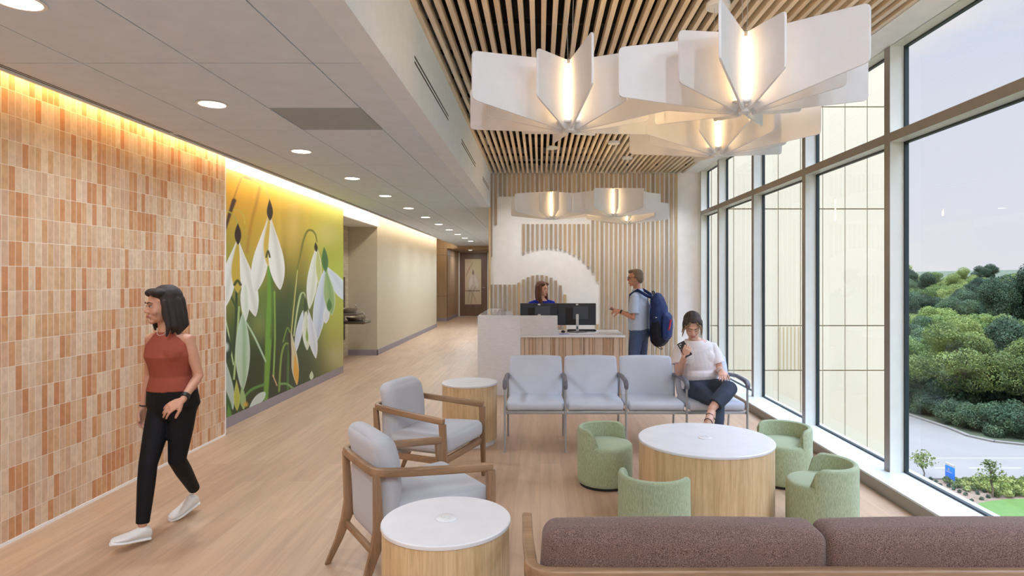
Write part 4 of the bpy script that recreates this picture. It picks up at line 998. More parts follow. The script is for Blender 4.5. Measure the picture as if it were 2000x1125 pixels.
# ------------------------------------------------------------------ people
def V(*a): return Vector(a)
def skin(name, c, rough=.5):
    m = plain(name, c, rough, var=.04, vs=20, bump=.05, bs=300); b = m.node_tree.nodes['Principled BSDF']
    b.inputs['Subsurface Weight'].default_value = .12; b.inputs['Subsurface Scale'].default_value = .01; b.inputs['Subsurface Radius'].default_value = (1, .4, .25); return m
def cloth(name, c, var=.05, bump=.5, bs=60, rough=.85):
    return plain(name, c, rough, var=var, vs=12, bump=bump, bs=bs, spec=.2)
def sections(m, secs, n=28):
    """secs: (centre, side vec*half width, front vec*half depth)"""
    rings = []
    for c, a, b in secs: rings.append([c+a*cos(2*pi*j/n)+b*sin(2*pi*j/n) for j in range(n)])
    return m.loft(rings)
def frame(f, up=V(0, 0, 1)):
    f = Vector(f).normalized(); x = f.cross(up).normalized(); z = x.cross(f); return Matrix((x, f, z)).transposed()
def remesh(o, vox, it=4):
    md = o.modifiers.new('remesh', 'REMESH'); md.mode = 'VOXEL'; md.voxel_size = vox; md.use_smooth_shade = True
    s = o.modifiers.new('smooth', 'SMOOTH'); s.factor = .5; s.iterations = it; return o
def head(m, c, Q, s=1.0, female=True):
    g = lambda x, y, z: c+Q @ V(x*s, y*s, z*s)
    E = lambda p, r, rot=None: m.ell(g(*p), [v*s for v in r], Q if rot is None else Q @ rot, 20)
    E((0, -.014, .034), (.074, .090, .086)); E((0, .022, -.012), (.060, .064, .088))
    E((0, .026, -.060), (.047 if female else .052, .052, .044)); E((0, .064, -.092), (.019, .018, .015)); E((0, .074, .026), (.048, .014, .012))
    E((.034, .058, -.030), (.024, .017, .024)); E((-.034, .058, -.030), (.024, .017, .024)); E((0, .080, -.058), (.022, .010, .013))
    m.tube([g(0, .077, .012), g(0, .088, -.010), g(0, .095, -.026)], [.007*s, .0085*s, .0105*s], 10, round_ends=True)
    E((.011, .090, -.030), (.008, .009, .006)); E((-.011, .090, -.030), (.008, .009, .006))
    for sx in (-1, 1): E((sx*.074, -.008, -.012), (.007, .017, .029)); 
def face_parts(root, c, Q, s, off, lipcol, browcol, closed=False, specs=None):
    g = lambda x, y, z: c+Q @ V(x*s, y*s, z*s)
    for sx in (-1, 1):
        if not closed:
            m = MB(); m.ell(g(sx*.029, .0745, .003), (.0115*s, .0075*s, .0055*s), Q, 14); e = m.build('eye', M['eyewhite'], root, smooth=True, offset=off)
            m = MB(); m.ell(g(sx*.029+.001, .0805, .003), (.0052*s, .0025*s, .0055*s), Q, 12); m.build('iris', M['iris'], e, smooth=True, offset=off)
        m = MB(); m.tube([g(sx*.016, .0835, .006 if not closed else .001), g(sx*.029, .0845, .0105 if not closed else -.002), g(sx*.043, .074, .005 if not closed else .001)], .0016*s, 6, round_ends=True); m.build('eyelash', M['iris'], root, smooth=True, offset=off)
        m = MB(); m.tube([g(sx*.013, .0895, .024), g(sx*.028, .0865, .030), g(sx*.047, .074, .025)], [.0026*s, .003*s, .0014*s], 8, round_ends=True); m.build('eyebrow', browcol, root, smooth=True, offset=off)
    m = MB(); m.ell(g(0, .0875, -.0545), (.0215*s, .006*s, .0042*s), Q, 16); m.ell(g(0, .0870, -.0625), (.018*s, .0065*s, .0050*s), Q, 16); m.build('lips', lipcol, root, smooth=True, offset=off)
def hand(m, w, d, nrm, s=1.0, curl=.6, side=1, splay=.12):
    """w wrist, d towards the knuckles, nrm palm normal (the fingers curl towards it), side: thumb side along d x nrm"""
    d = Vector(d).normalized(); nrm = Vector(nrm); nrm = (nrm-d*nrm.dot(d)).normalized(); u = d.cross(nrm)*side
    secs = []
    for t, a, b in ((-.012, .021, .018), (.012, .026, .017), (.04, .038, .0145), (.068, .041, .0125), (.084, .039, .0105)):
        secs.append((w+d*t*s, u*a*s, nrm*b*s))
    sections(m, secs, 16)
    L_ = (.072, .080, .074, .058)
    for i in range(4):
        o = (.0285-.0195*i)*s; base = w+d*(.076-.004*abs(i-1))*s+u*o; dd = (d+u*(.10-.07*i)*splay/.12).normalized(); p = base-dd*.012*s; pts = [p, base]; a = 0
        for k, fr in enumerate((.46, .30, .24)):
            a += curl*(.55, .8, .55)[k]; v = dd*cos(a)+nrm*sin(a); base = base+v*L_[i]*fr*s; pts.append(base.copy())
        m.tube(pts, [.0088*s, .0088*s, .0082*s, .0074*s, .0062*s], 10, round_ends=True)
    p0 = w+d*.018*s+u*.020*s; v1 = (d*.62+u*.66+nrm*.35).normalized(); p1 = p0+v1*.040*s; v2 = (d*.82+u*.25+nrm*(.30+curl*.35)).normalized(); p2 = p1+v2*.032*s; p3 = p2+(v2+nrm*curl*.4).normalized()*.022*s
    m.tube([p0, p1, p2, p3], [.014*s, .011*s, .0098*s, .008*s], 10, round_ends=True)
def limb(m, pts, rad, n=16): m.tube(pts, rad, n, round_ends=True)
def torso_secs(S, off=0.0, z0=0, z1=99):
    """torso rings from hips to neck; S holds joints and sizes"""
    out = []
    hl = (S['hipL']-S['hipR']).normalized(); sl = (S['shL']-S['shR']).normalized()
    P0, P1, P2, P3 = S['pelvis'], S['waist'], S['chest'], S['neck']
    path = [P0.lerp(P1, -.45), P0, P0.lerp(P1, .5), P1, P1.lerp(P2, .5), P2, P2.lerp(P3, .45), P2.lerp(P3, .72), P3]
    W_ = S['w']; D_ = S['d']
    for i, p in enumerate(path):
        t = i/8; s_ = hl.lerp(sl, t).normalized(); ax = (path[min(8, i+1)]-path[max(0, i-1)]).normalized(); s_ = (s_-ax*s_.dot(ax)).normalized(); f = ax.cross(s_)*-1
        if f.dot(S['f']) < 0: f = -f
        if z0 <= i <= z1: out.append((p+f*S.get('fo', [0]*9)[i], s_*(W_[i]+off), f*(D_[i]+off)))
    return out
def base_body(m, S, sc=1.0, legs=True):
    sections(m, torso_secs(S))
    fn = S['neck']+(S['head']-S['neck'])*.12
    limb(m, [S['neck']-V(0, 0, .03), S['neck'].lerp(S['head'], .35), S['head']-S['Q'] @ V(0, .012, .03)], [.052*sc, .047*sc, .05*sc])
    for k in 'LR':
        sh, el, wr = S['sh'+k], S['el'+k], S['wr'+k]; a = S.get('arm', 1.0)*sc
        tr = S['chest'].lerp(S['neck'], .55)
        limb(m, [S['neck'].lerp(sh, .35)-V(0, 0, .02), sh, sh.lerp(el, .4), el, el.lerp(wr, .3), wr], [.035*sc, .046*a, .044*a, .036*a, .036*a, .0225*a])
        if legs:
            hp, kn, an = S['hip'+k], S['kn'+k], S['an'+k]; g = S.get('leg', 1.0)*sc
            limb(m, [hp, hp.lerp(kn, .4), kn, kn.lerp(an, .3), an], [.078*g, .070*g, .048*g, .046*g, .030*g], 18)
        h = S['hd'+k]; hand(m, wr, h[0], h[1], sc*.97, h[2], h[3])
def finish(m, name, mat, root, off, vox, it=4): return remesh(m.build(name, mat, root, smooth=True, offset=off, fix=False), vox, it)
M['eyewhite'] = plain('eye_white', (232, 228, 224), .3); M['iris'] = plain('iris_dark', (46, 32, 26), .3)
M['lip'] = plain('lip', (176, 100, 92), .5)
def legs_garment(m, S, add, hem=.96, flare=0, sc=1.0, seat=True):
    if seat: sections(m, torso_secs(S, add, 0, S.get('beltsec', 3)))
    for k in 'LR':
        hp, kn, an = S['hip'+k], S['kn'+k], S['an'+k]; g = S.get('leg', 1.0)*sc; e = kn.lerp(an, hem)
        m.tube([hp, hp.lerp(kn, .4), kn, kn.lerp(an, .35), e], [.080*g+add, .072*g+add, .050*g+add+flare*.4, .047*g+add+flare*.7, .033*g+add+flare], 20)
def sleeve(m, S, k, add, t, sc=1.0, wide=0):
    sh, el, wr = S['sh'+k], S['el'+k], S['wr'+k]; tr = S['chest'].lerp(S['neck'], .5); a = S.get('arm', 1.0)*sc
    pts = [S['neck'].lerp(sh, .25)-V(0, 0, .03), S['neck'].lerp(sh, .62)-V(0, 0, .02), sh]; rr = [.030*sc+add, .040*sc+add, .047*a+add]
    if t <= 1: pts += [sh.lerp(el, t*.5), sh.lerp(el, t)]; rr += [.051*a+add+wide*.5, .046*a+add+wide]
    else: pts += [sh.lerp(el, .5), el, el.lerp(wr, t-1)]; rr += [.048*a+add, .041*a+add, .032*a+add]
    m.tube(pts, rr, 20)
def shoe(root, an, heel, toe, off, mat, sole, s=1.0, name='shoe'):
    d = (toe-heel); L_ = d.length; d.normalize(); side = d.cross(V(0, 0, 1)).normalized(); up = side.cross(d)
    m = MB(); secs = []
    for t, w, h in ((-.01, .018, .03), (.03, .030, .062), (.12, .034, .076), (.30, .036, .072), (.5, .041, .052), (.7, .047, .040), (.86, .042, .032), (.96, .028, .024), (1.0, .012, .014)):
        c = heel+d*L_*t+up*(.012+h/2*s); secs.append((c, side*w*s, up*h*.52*s))
    sections(m, secs, 20); limb(m, [heel+d*L_*.2+up*.045, heel+d*L_*.2+up*.062], [.035*s, .034*s])
    b = finish(m, name, mat, root, off, .004, 3)
    m = MB(); secs = []
    for t, w in ((-.02, .016), (.03, .033), (.2, .037), (.5, .043), (.7, .050), (.88, .043), (1.0, .020), (1.02, .008)):
        secs.append((heel+d*L_*t+up*.010, side*w*s, up*.012*s))
    sections(m, secs, 20); m.build('sole', sole, b, smooth=True, offset=off)
    if name == 'sneaker':
        m = MB()
        for i in range(5):
            t = .36+.07*i; c = heel+d*L_*t+up*(.072-.007*i)*1.0; m.tube([c-side*.018, c+up*.004, c+side*.018], .0022, 6)
        m.build('lace', M['trimwhite'], b, smooth=True, offset=off)
    return b

# ---- walking woman ---------------------------------------------------------
def s_of(**k): return k
off = (-2.36, 3.93, 0)
f = V(-.25, -.97, 0)
Q = frame((-.62, -.76, -.05))
S1 = s_of(f=f, pelvis=V(-2.335, 3.93, .80), waist=V(-2.338, 3.925, .985), chest=V(-2.335, 3.915, 1.12), neck=V(-2.345, 3.90, 1.275), head=V(-2.358, 3.87, 1.425), Q=Q,
    hipL=V(-2.262, 3.925, .775), hipR=V(-2.405, 3.94, .775), shL=V(-2.205, 3.885, 1.215), shR=V(-2.478, 3.945, 1.215),
    elL=V(-2.150, 3.90, .985), wrL=V(-2.155, 3.735, .865), elR=V(-2.53, 4.01, .975), wrR=V(-2.55, 3.98, .77),
    hdL=(V(-.62, -.35, -.42), V(-.3, .5, -.7), .45, 1), hdR=(V(-.05, -.15, -1), V(.9, -.2, 0), .5, 1),
    knL=V(-2.285, 3.90, .455), anL=V(-2.365, 4.235, .16), knR=V(-2.405, 3.80, .455), anR=V(-2.40, 3.74, .115),
    w=[.12, .165, .155, .123, .132, .148, .145, .10, .052], d=[.08, .105, .100, .085, .095, .108, .09, .07, .05], leg=.92, arm=.82, fo=[0, -.012, -.005, 0, .004, .012, 0, 0, 0])
t = thing('person', 'woman walking along the tile wall in rust sleeveless top, black leggings and white sneakers', 'person', off)
sk = skin('skin_tan', (196, 146, 120)); m = MB(); base_body(m, S1, .97); head(m, S1['head'], Q, 1.0); finish(m, 'body', sk, t, off, .0042, 3)
hr = plain('hair_black', (38, 28, 26), .7, var=.3, vs=60, stretch=(1, 1, .1), bump=.6, bs=120)
face_parts(t, S1['head'], Q, 1.0, off, M['lip'], hr)
m = MB(); sections(m, torso_secs(S1, .008, 2, 7)); c_ = S1['chest'].lerp(S1['neck'], .78); sections(m, [(S1['chest'].lerp(S1['neck'], .6), (S1['shL']-S1['shR'])*.42, f*.085), (c_, (S1['shL']-S1['shR'])*.33, f*.072), (S1['neck']+V(0, 0, -.012), (S1['shL']-S1['shR'])*.22, f*.06)], 24)
for sx in (-1, 1): m.ell(S1['chest']+V(.065*sx, -.065-.018*sx, .015), (.062, .048, .058))
finish(m, 'sleeveless_top', cloth('rust_knit', (150, 78, 62)), t, off, .005, 4)
m = MB(); legs_garment(m, S1, .006, .99); m.ell(S1['hipL']+V(-.01, .045, .01), (.075, .075, .08)); m.ell(S1['hipR']+V(.02, .045, .01), (.075, .075, .08)); finish(m, 'leggings', cloth('black_leggings', (20, 20, 24), rough=.7), t, off, .005, 5)
g = lambda x, y, z: S1['head']+Q @ V(x, y, z)
m = MB(); E = lambda p, r: m.ell(g(*p), r, Q, 20)
E((0, -.028, .048), (.086, .092, .088)); E((0, -.06, -.02), (.082, .060, .10)); E((.066, -.015, -.03), (.026, .048, .10)); E((-.068, -.015, -.03), (.024, .048, .10)); E((.03, .035, .085), (.05, .05, .03)); E((-.035, .035, .085), (.045, .045, .028))
for i, (x, y, w_) in enumerate(((-.075, -.02, .026), (-.07, -.055, .03), (-.04, -.085, .034), (0, -.095, .036), (.04, -.085, .034), (.072, -.05, .03), (.076, -.012, .026), (.082, .02, .018), (-.082, .018, .018))):
    m.tube([g(x*.9, y, .03), g(x*1.1, y-.005, -.06), g(x*1.18+.008*sin(i*2), y-.01, -.125), g(x*1.05, y, -.165-.02*sin(i*1.7))], [w_, w_*1.05, w_*.95, w_*.35], 12, round_ends=True)
finish(m, 'hair', hr, t, off, .005, 3)
shoe(t, S1['anL'], V(-2.358, 4.27, .045), V(-2.428, 4.065, -.004), off, plain('shoe_white', (232, 232, 230), .5), M['trimwhite'], 1, 'sneaker')
shoe(t, S1['anR'], V(-2.385, 3.775, .006), V(-2.475, 3.57, .055), off, plain('shoe_white_b', (232, 232, 230), .5), M['trimwhite'], 1, 'sneaker')
wv = (S1['wrL']-S1['elL']).normalized(); p = S1['wrL']-wv*.03
MB().tube([p-wv*.012, p+wv*.012], .0265, 20).build('smart_watch', M['black'], t, smooth=True, offset=off)
wv = (S1['wrR']-S1['elR']).normalized(); p = S1['wrR']-wv*.01; MB().tube([p-wv*.003, p+wv*.003], .0235, 18).build('bracelet', M['rubber'], t, smooth=True, offset=off)
m = MB(); nk = S1['neck']; m.tube([nk+V(-.05, -.03, .012), nk+V(-.03, -.058, -.022), nk+V(-.012, -.066, -.032), nk+V(.012, -.066, -.026), nk+V(.045, -.045, .01)], .0018, 6); m.build('necklace', M['silver'], t, smooth=True, offset=off)

# ---- seated woman ----------------------------------------------------------
off = (1.56, 5.95, 0)
f = V(.02, -1, 0)
Q = frame((-.10, -.84, -.53))
S2 = s_of(f=f, pelvis=V(1.565, 6.0, .555), waist=V(1.545, 6.0, .70), chest=V(1.515, 5.985, .865), neck=V(1.475, 5.95, 1.015), head=V(1.445, 5.885, 1.145), Q=Q,
    hipL=V(1.655, 5.96, .54), hipR=V(1.475, 5.96, .54), shL=V(1.655, 5.975, .93), shR=V(1.345, 5.975, .92),
    elL=V(1.715, 5.93, .715), wrL=V(1.645, 5.62, .755), elR=V(1.325, 5.90, .70), wrR=V(1.325, 5.69, .875),
    hdL=(V(-.10, -.85, -.35), V(0, -.4, -1), .5, 1), hdR=(V(.25, -.15, .9), V(.35, .85, -.1), .9, 1),
    knL=V(1.665, 5.45, .63), anL=V(1.475, 5.33, .475), knR=V(1.56, 5.47, .50), anR=V(1.53, 5.44, .10),
    w=[.15, .185, .175, .165, .160, .165, .155, .11, .055], d=[.10, .135, .150, .150, .145, .135, .105, .08, .055], leg=1.12, arm=1.12, fo=[0, 0, -.02, -.015, -.01, -.01, 0, 0, 0], beltsec=2)
t = thing('person', 'seated woman in white t-shirt and jeans looking at her phone, legs crossed', 'person', off)
sk = skin('skin_light', (214, 168, 146)); m = MB(); base_body(m, S2, .98); head(m, S2['head'], Q, 1.04)
# bare feet in sandals
def foot(m, an, toe, s=1.0):
    d = (toe-an).normalized(); m.tube([an, an.lerp(toe, .35)+V(0, 0, .0), an.lerp(toe, .75), toe], [.034*s, .036*s, .032*s, .018*s], 14, round_ends=True)
    u = d.cross(V(0, 0, 1)).normalized()
    for i in range(5): q = an.lerp(toe, .8)+u*(.026-.0125*i); m.tube([q, q+d*(.052-.006*i)], [.0105 if i == 0 else .008, .008 if i == 0 else .006], 8, round_ends=True)
fa, ft = V(1.475, 5.33, .455), V(1.405, 5.20, .375)
foot(m, fa, ft); foot(m, V(1.53, 5.44, .06), V(1.51, 5.26, .03))
finish(m, 'body', sk, t, off, .0042, 3)
hb = plain('hair_dark_blond', (62, 52, 46), .7, var=.3, vs=40, stretch=(1, 1, .15), bump=.6, bs=120); hbl = plain('hair_blond', (140, 116, 88), .7, var=.2, vs=60, stretch=(1, 1, .15), bump=.5, bs=120)
face_parts(t, S2['head'], Q, 1.04, off, M['lip'], hb, closed=True)
m = MB(); sections(m, torso_secs(S2, .012, 1, 7)); sleeve(m, S2, 'L', .010, .70, .98, .016); sleeve(m, S2, 'R', .010, .66, .98, .016)
sections(m, [(S2['chest'].lerp(S2['neck'], .5), V(.155, 0, 0), V(0, -.10, 0)), (S2['neck']+V(0, -.002, -.008), V(.088, 0, .0), V(0, -.07, -.01))], 24)
m.ell(S2['waist']+V(.0, -.06, -.03), (.165, .115, .09)); m.ell(S2['chest']+V(.065, -.085, -.02), (.085, .042, .08)); m.ell(S2['chest']+V(-.07, -.085, -.025), (.085, .042, .08))
finish(m, 'tshirt', cloth('white_tshirt', (226, 220, 222), .02, .7, 25), t, off, .005, 4)
m = MB(); legs_garment(m, S2, .008, .80, .018, .98); m.ell(V(1.565, 5.93, .56), (.185, .15, .11)); finish(m, 'jeans', cloth('dark_denim', (62, 70, 86), .18, .5, 50), t, off, .005, 4)
g = lambda x, y, z: S2['head']+Q @ V(x*1.04, y*1.04, z*1.04)
m = MB(); E = lambda p, r: m.ell(g(*p), r, Q, 20)
E((0, -.030, .046), (.086, .092, .088)); E((0, -.065, .0), (.076, .060, .085)); E((.050, .03, .070), (.036, .05, .030)); E((-.050, .03, .070), (.036, .05, .030)); E((.079, .005, .01), (.012, .045, .055)); E((-.079, .005, .01), (.012, .045, .055))
E((.02, -.12, -.0), (.035, .035, .04)); E((0, .028, .092), (.06, .052, .026)); hro = finish(m, 'hair', hb, t, off, .005, 3)
m = MB()
for sx in (-1, 1):
    m.tube([g(sx*.012, .06, .10), g(sx*.055, .075, .055), g(sx*.078, .055, .0), g(sx*.084, .04, -.06), g(sx*.090, .05, -.12 if sx < 0 else -.09)], [.007, .010, .009, .007, .003], 10, round_ends=True)
    m.tube([g(sx*.055, .05, .065), g(sx*.084, .03, .0), g(sx*.092, .02, -.06)], [.008, .008, .004], 10, round_ends=True)
finish(m, 'hair_strand', hbl, hro, off, .004, 2)
sm = plain('sandal_tan', (190, 160, 130), .6)
for an, toe in ((fa, ft), (V(1.53, 5.44, .06), V(1.51, 5.26, .03))):
    d = (toe-an).normalized(); u = d.cross(V(0, 0, 1)).normalized(); n_ = u.cross(d)
    m = MB(); sections(m, [(an-d*.035-n_*.036, u*.028, n_*.007), (an+d*.03-n_*.038, u*.034, n_*.008), (an.lerp(toe, .75)-n_*.034, u*.044, n_*.008), (toe+d*.05-n_*.020, u*.030, n_*.007)], 18); so_ = m.build('sandal', sm, t, smooth=True, offset=off)
    for q in (.45, .85):
        c_ = an.lerp(toe, q); m = MB(); m.tube([c_-u*.04-n_*.025, c_-u*.025+n_*.026, c_+n_*.038, c_+u*.025+n_*.026, c_+u*.04-n_*.025], .0035, 8); m.build('strap', M['black'], so_, smooth=True, offset=off)
wv = (S2['wrL']-S2['elL']).normalized(); p = S2['wrL']-wv*.015; MB().tube([p-wv*.008, p+wv*.008], .030, 20).build('bracelet', M['silver'], t, smooth=True, offset=off)
# phone in her hand
ph = thing('phone', 'black patterned phone held up by the seated woman', 'phone', (1.352, 5.675, .90))
Mx = Matrix.Translation((0, 0, 0)) @ Matrix.Rotation(R(-28), 4, 'Y') @ Matrix.Rotation(R(-25), 4, 'X')
m = MB(); vs_, fs_ = soft(-.037, .037, -.0045, .0045, -.02, .13, .004); m.add(vs_, fs_).xf(Mx); pb = m.build('phone_case', M['black'], ph, smooth=True)
m = MB()
for a, b in ((-.022, .112), (-.006, .112), (-.022, .095)): m.ell(Mx @ V(a, -.0055, b), (.006, .003, .006), n=10)
m.build('camera_lens', M['silver'], ph, smooth=True)
m = MB(); rg = random.Random(3)
for i in range(7): m.ell(Mx @ V(rg.uniform(-.03, .03), -.005, rg.uniform(.0, .08)), (.004, .001, .004), n=8)
m.build('case_pattern', plain('pattern_pink', (200, 170, 160), .6), ph)

# ---- man with backpack -----------------------------------------------------
off = (1.37, 8.6, 0)
f = V(-.85, .53, 0).normalized()
Q = frame((-.99, .12, -.04))
l = V(-f.y, f.x, 0)
C = V(1.375, 8.6, 0)
S3 = s_of(f=f, pelvis=C+V(-.005, 0, .885), waist=C+V(-.012, 0, 1.03), chest=C+V(.004, 0, 1.23), neck=C+V(-.02, 0, 1.44), head=C+V(-.058, -.01, 1.598), Q=Q,
    hipL=C+l*.09+V(0, 0, .87), hipR=C-l*.09+V(0, 0, .87), shL=C+l*.175+V(0, 0, 1.335), shR=C-l*.175+V(0, 0, 1.335),
    elL=V(1.265, 8.40, 1.065), wrL=V(1.095, 8.47, 1.145), elR=V(1.31, 8.90, 1.07), wrR=V(1.10, 8.74, 1.12),
    hdL=(V(-.9, .35, .05), V(.3, .6, -.6), .7, 1), hdR=(V(-.8, -.5, .2), V(0, -.2, .9), .6, 1),
    knL=V(1.275, 8.47, .47), anL=V(1.31, 8.49, .08), knR=V(1.43, 8.72, .47), anR=V(1.47, 8.78, .08),
    w=[.13, .172, .165, .160, .172, .182, .165, .11, .058], d=[.10, .118, .118, .120, .122, .122, .098, .08, .055], leg=1.06, arm=1.0, beltsec=2)
t = thing('person', 'man in pale blue shirt and glasses standing at the desk with a backpack', 'person', off)
sk = skin('skin_man', (206, 150, 124)); m = MB(); base_body(m, S3, 1.03); head(m, S3['head'], Q, 1.05, False); finish(m, 'body', sk, t, off, .0045, 3)
hm = plain('hair_brown_grey', (116, 98, 80), .7, var=.3, vs=80, bump=.8, bs=150)
face_parts(t, S3['head'], Q, 1.05, off, M['lip'], hm)
m = MB(); sections(m, torso_secs(S3, .014, 1, 7)); sleeve(m, S3, 'L', .012, .82, 1.03, .016); sleeve(m, S3, 'R', .012, .82, 1.03, .016)
sections(m, [(S3['pelvis']+V(0, 0, .02), l*.182, f*.136), (S3['waist'], l*.18, f*.142), (S3['chest'], l*.195, f*.14)], 24)
sections(m, [(S3['neck']-V(0, 0, .05), l*.10, f*.09), (S3['neck']+V(0, 0, .01), l*.072, f*.07)], 20)
finish(m, 'shirt', cloth('pale_blue_shirt', (188, 200, 220), .03, .8, 22), t, off, .0055, 4)
m = MB(); legs_garment(m, S3, .012, .99, .012, 1.03); m.ell(C-f*.035+V(0, 0, .84), (.15, .115, .12), frame(f)); finish(m, 'trousers', cloth('slate_blue_trousers', (74, 88, 118), .08, .5, 30), t, off, .0055, 4)
g = lambda x, y, z: S3['head']+Q @ V(x*1.05, y*1.05, z*1.05)
m = MB(); E = lambda p, r: m.ell(g(*p), r, Q, 20)
E((0, -.026, .046), (.083, .092, .082)); E((0, -.062, -.008), (.070, .052, .070)); E((0, .035, .088), (.058, .056, .030)); E((.068, -.03, .01), (.017, .045, .05)); E((-.068, -.03, .01), (.017, .045, .05))
finish(m, 'hair', hm, t, off, .005, 2)
m = MB()
for sx in (-1, 1):
    m.tube([g(sx*.05, .088, .012), g(sx*.028, .098, .018), g(sx*.010, .098, .012), g(sx*.014, .099, -.012), g(sx*.034, .097, -.016), g(sx*.05, .088, -.006), g(sx*.05, .088, .012)], .0026, 6); m.tube([g(sx*.05, .088, .008), g(sx*.079, .02, .008), g(sx*.080, -.01, .0)], .0028, 6)
m.build('glasses', M['black'], t, smooth=True, offset=off)
bs_ = plain('brown_shoe', (84, 60, 46), .5)
shoe(t, S3['anL'], S3['anL']-f*.05+V(0, 0, -.08), S3['anL']+f*.19+V(0, 0, -.08), off, bs_, M['rubber'], 1.1); shoe(t, S3['anR'], S3['anR']-f*.05+V(0, 0, -.08), S3['anR']+f*.19+V(0, 0, -.08), off, bs_, M['rubber'], 1.1)
wv = (S3['wrL']-S3['elL']).normalized(); p = S3['wrL']-wv*.015; MB().tube([p-wv*.011, p+wv*.011], .0275, 20).build('wrist_watch', M['black'], t, smooth=True, offset=off)
ph = thing('phone', 'black phone held by the standing man at the desk', 'phone', (1.035, 8.60, 1.155))
MB().box(-.075, .07, -.036, .036, -.005, .004).xf(Matrix.Rotation(R(12), 4, 'Y')).build('phone_case', M['black'], ph, bevel=.003)
MB().box(-.07, .065, -.032, .032, .0042, .0050).xf(Matrix.Rotation(R(12), 4, 'Y')).build('screen', M['monitor2'], ph)
# backpack
bc = C-f*.285-l*.02; bz = 1.04
t = thing('backpack', 'navy blue backpack with red tag worn by the standing man', 'backpack', (bc.x, bc.y, .68)); off2 = (bc.x, bc.y, .68)
Qb = frame(-f)  # local y points away from the back
def bx(x, y, z): return bc+Qb @ V(x, y, 0)+V(0, 0, bz+z)
navy = cloth('navy_nylon', (38, 52, 96), .25, .8, 30, .6); blk = cloth('black_nylon', (26, 28, 36), .2, .6, 30, .6)
def bag(x0, x1, y0, y1, z0, z1, r, mat, name, crown=.02, fn=None, par=None):
    m = MB(); vs_, fs_ = soft(x0, x1, y0, y1, z0, z1, r, fn, n=12, crown=crown); m.add([bx(*v) for v in vs_], fs_); return m.build(name, mat, par or t, smooth=True, offset=off2)
tp = lambda x, y, z: (x*(1-.25*max(0, (z-.05)/.3)**1.5), y*(1-.35*max(0, (z-.05)/.3)**1.5)-.02*(z > .2), z)
bag(-.155, .155, -.10, .09, -.33, .34, .09, navy, 'main_bag', .02, tp)
bag(-.145, .145, -.09, .10, -.36, -.16, .08, blk, 'bottom_panel', .02)
bag(-.12, .12, .06, .15, -.27, .08, .05, navy, 'front_pocket', .02, tp)
bag(-.17, -.13, -.05, .06, -.28, -.02, .02, blk, 'side_pocket'); bag(.13, .17, -.05, .06, -.28, -.02, .02, blk, 'side_pocket')
m = MB(); m.tube([bx(-.03, -.07, .33), bx(-.03, -.09, .38), bx(.03, -.09, .38), bx(.03, -.07, .33)], .008, 8); m.build('grab_loop', blk, t, smooth=True, offset=off2)
for sx in (-1, 1):
    sh_ = S3['shL'] if sx > 0 else S3['shR']; k_ = l*(.105*sx)
    top = C+k_-f*.02+V(0, 0, 1.435); m = MB()
    m.tube([bx(-.07*sx, -.08, .26), C+k_-f*.135+V(0, 0, 1.37), top, C+k_+f*.085+V(0, 0, 1.37), C+k_*1.2+f*.09+V(0, 0, 1.22), C+k_*1.5+f*.03+V(0, 0, 1.04), bx(-.12*sx, -.07, -.25)], [.018, .022, .022, .02, .016, .008, .006], 10); m.build('shoulder_strap', navy, t, smooth=True, offset=off2)
m = MB(); m.tube([bx(-.11, .13, .0), bx(-.12, .13, -.03)], .004, 6); a_, b_ = bx(.03, .172, .0), bx(.085, .165, -.14); m2 = MB(); m2.bar(a_, b_, .03, .012); m2.build('luggage_tag', plain('tag_red', (206, 60, 78), .5), t, bevel=.003, offset=off2)
m2 = MB(); m2.bar(bx(-.09, .16, -.0), bx(-.10, .16, -.13), .03, .014); m2.build('white_patch', M['trimwhite'], t, offset=off2)
m2 = MB(); m2.bar(bx(.168, -.02, .03), bx(.168, .03, .03), .006, .012); m2.build('white_logo', M['trimwhite'], t, offset=off2)
m = MB(); m.tube([bx(-.1, -.06, -.35), bx(-.06, .02, -.41), bx(.04, .05, -.41), bx(.1, -.02, -.36)], .005, 6); m.build('hanging_strap', blk, t, smooth=True, offset=off2)
for a in (-.03, .02): m = MB(); m.tube([bx(-.1+a, .12-a, .05), bx(-.1+a, .13-a, -.04)], .004, 6); m.build('zip_pull', M['silver'], t, smooth=True, offset=off2)

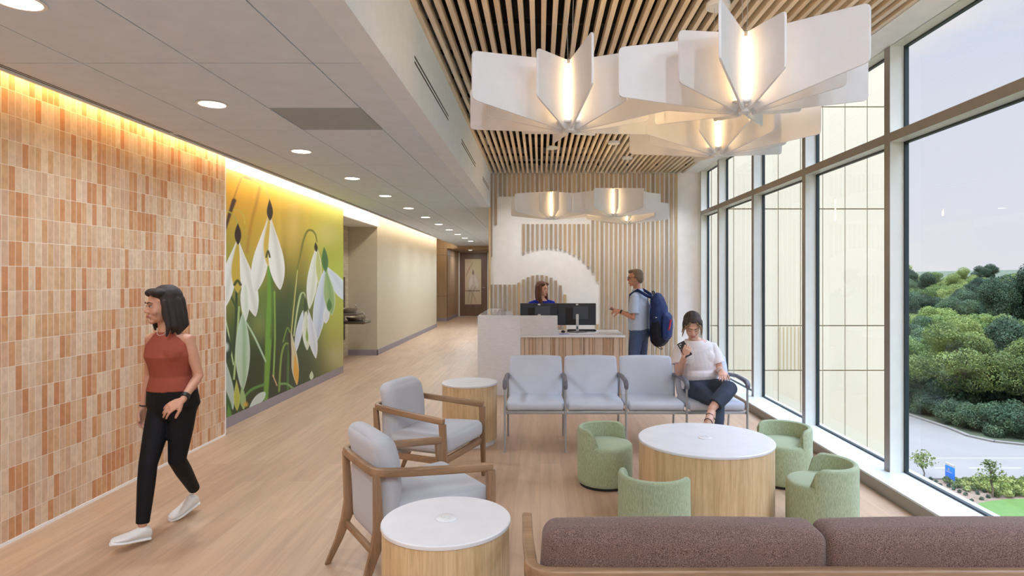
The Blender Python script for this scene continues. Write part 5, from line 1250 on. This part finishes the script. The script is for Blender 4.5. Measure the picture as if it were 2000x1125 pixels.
# ---- receptionist ----------------------------------------------------------
off = (.03, 9.78, 0)
f = V(.35, -.94, 0).normalized(); l = V(-f.y, f.x, 0); C = V(.02, 9.78, 0)
Q = frame((.80, -.60, -.06))
S4 = s_of(f=f, pelvis=C+V(0, 0, .82), waist=C+V(0, 0, .97), chest=C+V(0, 0, 1.12), neck=C+V(.0, 0, 1.285), head=C+V(.015, -.015, 1.425), Q=Q,
    hipL=C+l*.085+V(0, 0, .79), hipR=C-l*.085+V(0, 0, .79), shL=C+l*.165+V(.015, 0, 1.195), shR=C-l*.165+V(-.005, 0, 1.19),
    elL=C+l*.24+f*.02+V(0, 0, .99), wrL=C+l*.14+f*.24+V(0, 0, .88), elR=C-l*.24+f*.02+V(0, 0, .99), wrR=C-l*.10+f*.24+V(0, 0, .88),
    hdL=(f, V(0, 0, -1), .4, -1), hdR=(f, V(0, 0, -1), .4, 1),
    knL=C+l*.085+V(0, -.02, .43), anL=C+l*.085+V(0, 0, .08), knR=C-l*.085+V(0, -.02, .43), anR=C-l*.085+V(0, 0, .08),
    w=[.12, .165, .155, .135, .14, .15, .145, .10, .052], d=[.09, .11, .105, .095, .10, .11, .09, .07, .05], leg=.95, arm=.9)
t = thing('person', 'receptionist with long auburn hair and blue top behind the desk monitors', 'person', off)
sk = skin('skin_fair', (224, 180, 160)); m = MB(); base_body(m, S4, .97); head(m, S4['head'], Q, 1.0); finish(m, 'body', sk, t, off, .0045, 3)
ha = plain('hair_auburn', (96, 56, 42), .65, var=.35, vs=60, stretch=(1, 1, .1), bump=.6, bs=120)
face_parts(t, S4['head'], Q, 1.0, off, M['lip'], ha)
m = MB(); sections(m, torso_secs(S4, .010, 1, 7)); sleeve(m, S4, 'L', .010, .8, .97, .012); sleeve(m, S4, 'R', .010, .8, .97, .012)
finish(m, 'blue_top', cloth('royal_blue', (26, 40, 150), .1, .6, 25), t, off, .0055, 4)
m = MB(); legs_garment(m, S4, .010, .99, .01, .97); finish(m, 'trousers', cloth('navy_trousers', (34, 40, 66)), t, off, .006, 4)
g = lambda x, y, z: S4['head']+Q @ V(x, y, z)
m = MB(); E = lambda p, r: m.ell(g(*p), r, Q, 20)
E((0, -.030, .046), (.086, .092, .086)); E((0, -.066, -.03), (.080, .052, .11)); E((.045, .03, .080), (.045, .05, .032)); E((-.045, .03, .080), (.045, .05, .032))
for i, (x, y, w_) in enumerate(((-.074, .02, .020), (-.078, -.02, .026), (-.07, -.06, .028), (-.03, -.085, .032), (.03, -.085, .032), (.07, -.055, .028), (.078, -.015, .026), (.076, .025, .018))):
    m.tube([g(x, y, .04), g(x*1.12, y, -.05), g(x*1.15, y+.012, -.13), g(x*1.0, y+.035, -.20), g(x*.85, y+.05, -.25)], [w_, w_, w_, w_*.85, w_*.3], 12, round_ends=True)
finish(m, 'hair', ha, t, off, .005, 3)
for k in 'LR': shoe(t, S4['an'+k], S4['an'+k]-f*.045+V(0, 0, -.08), S4['an'+k]+f*.17+V(0, 0, -.08), off, M['rubber'], M['rubber'], 1.0)
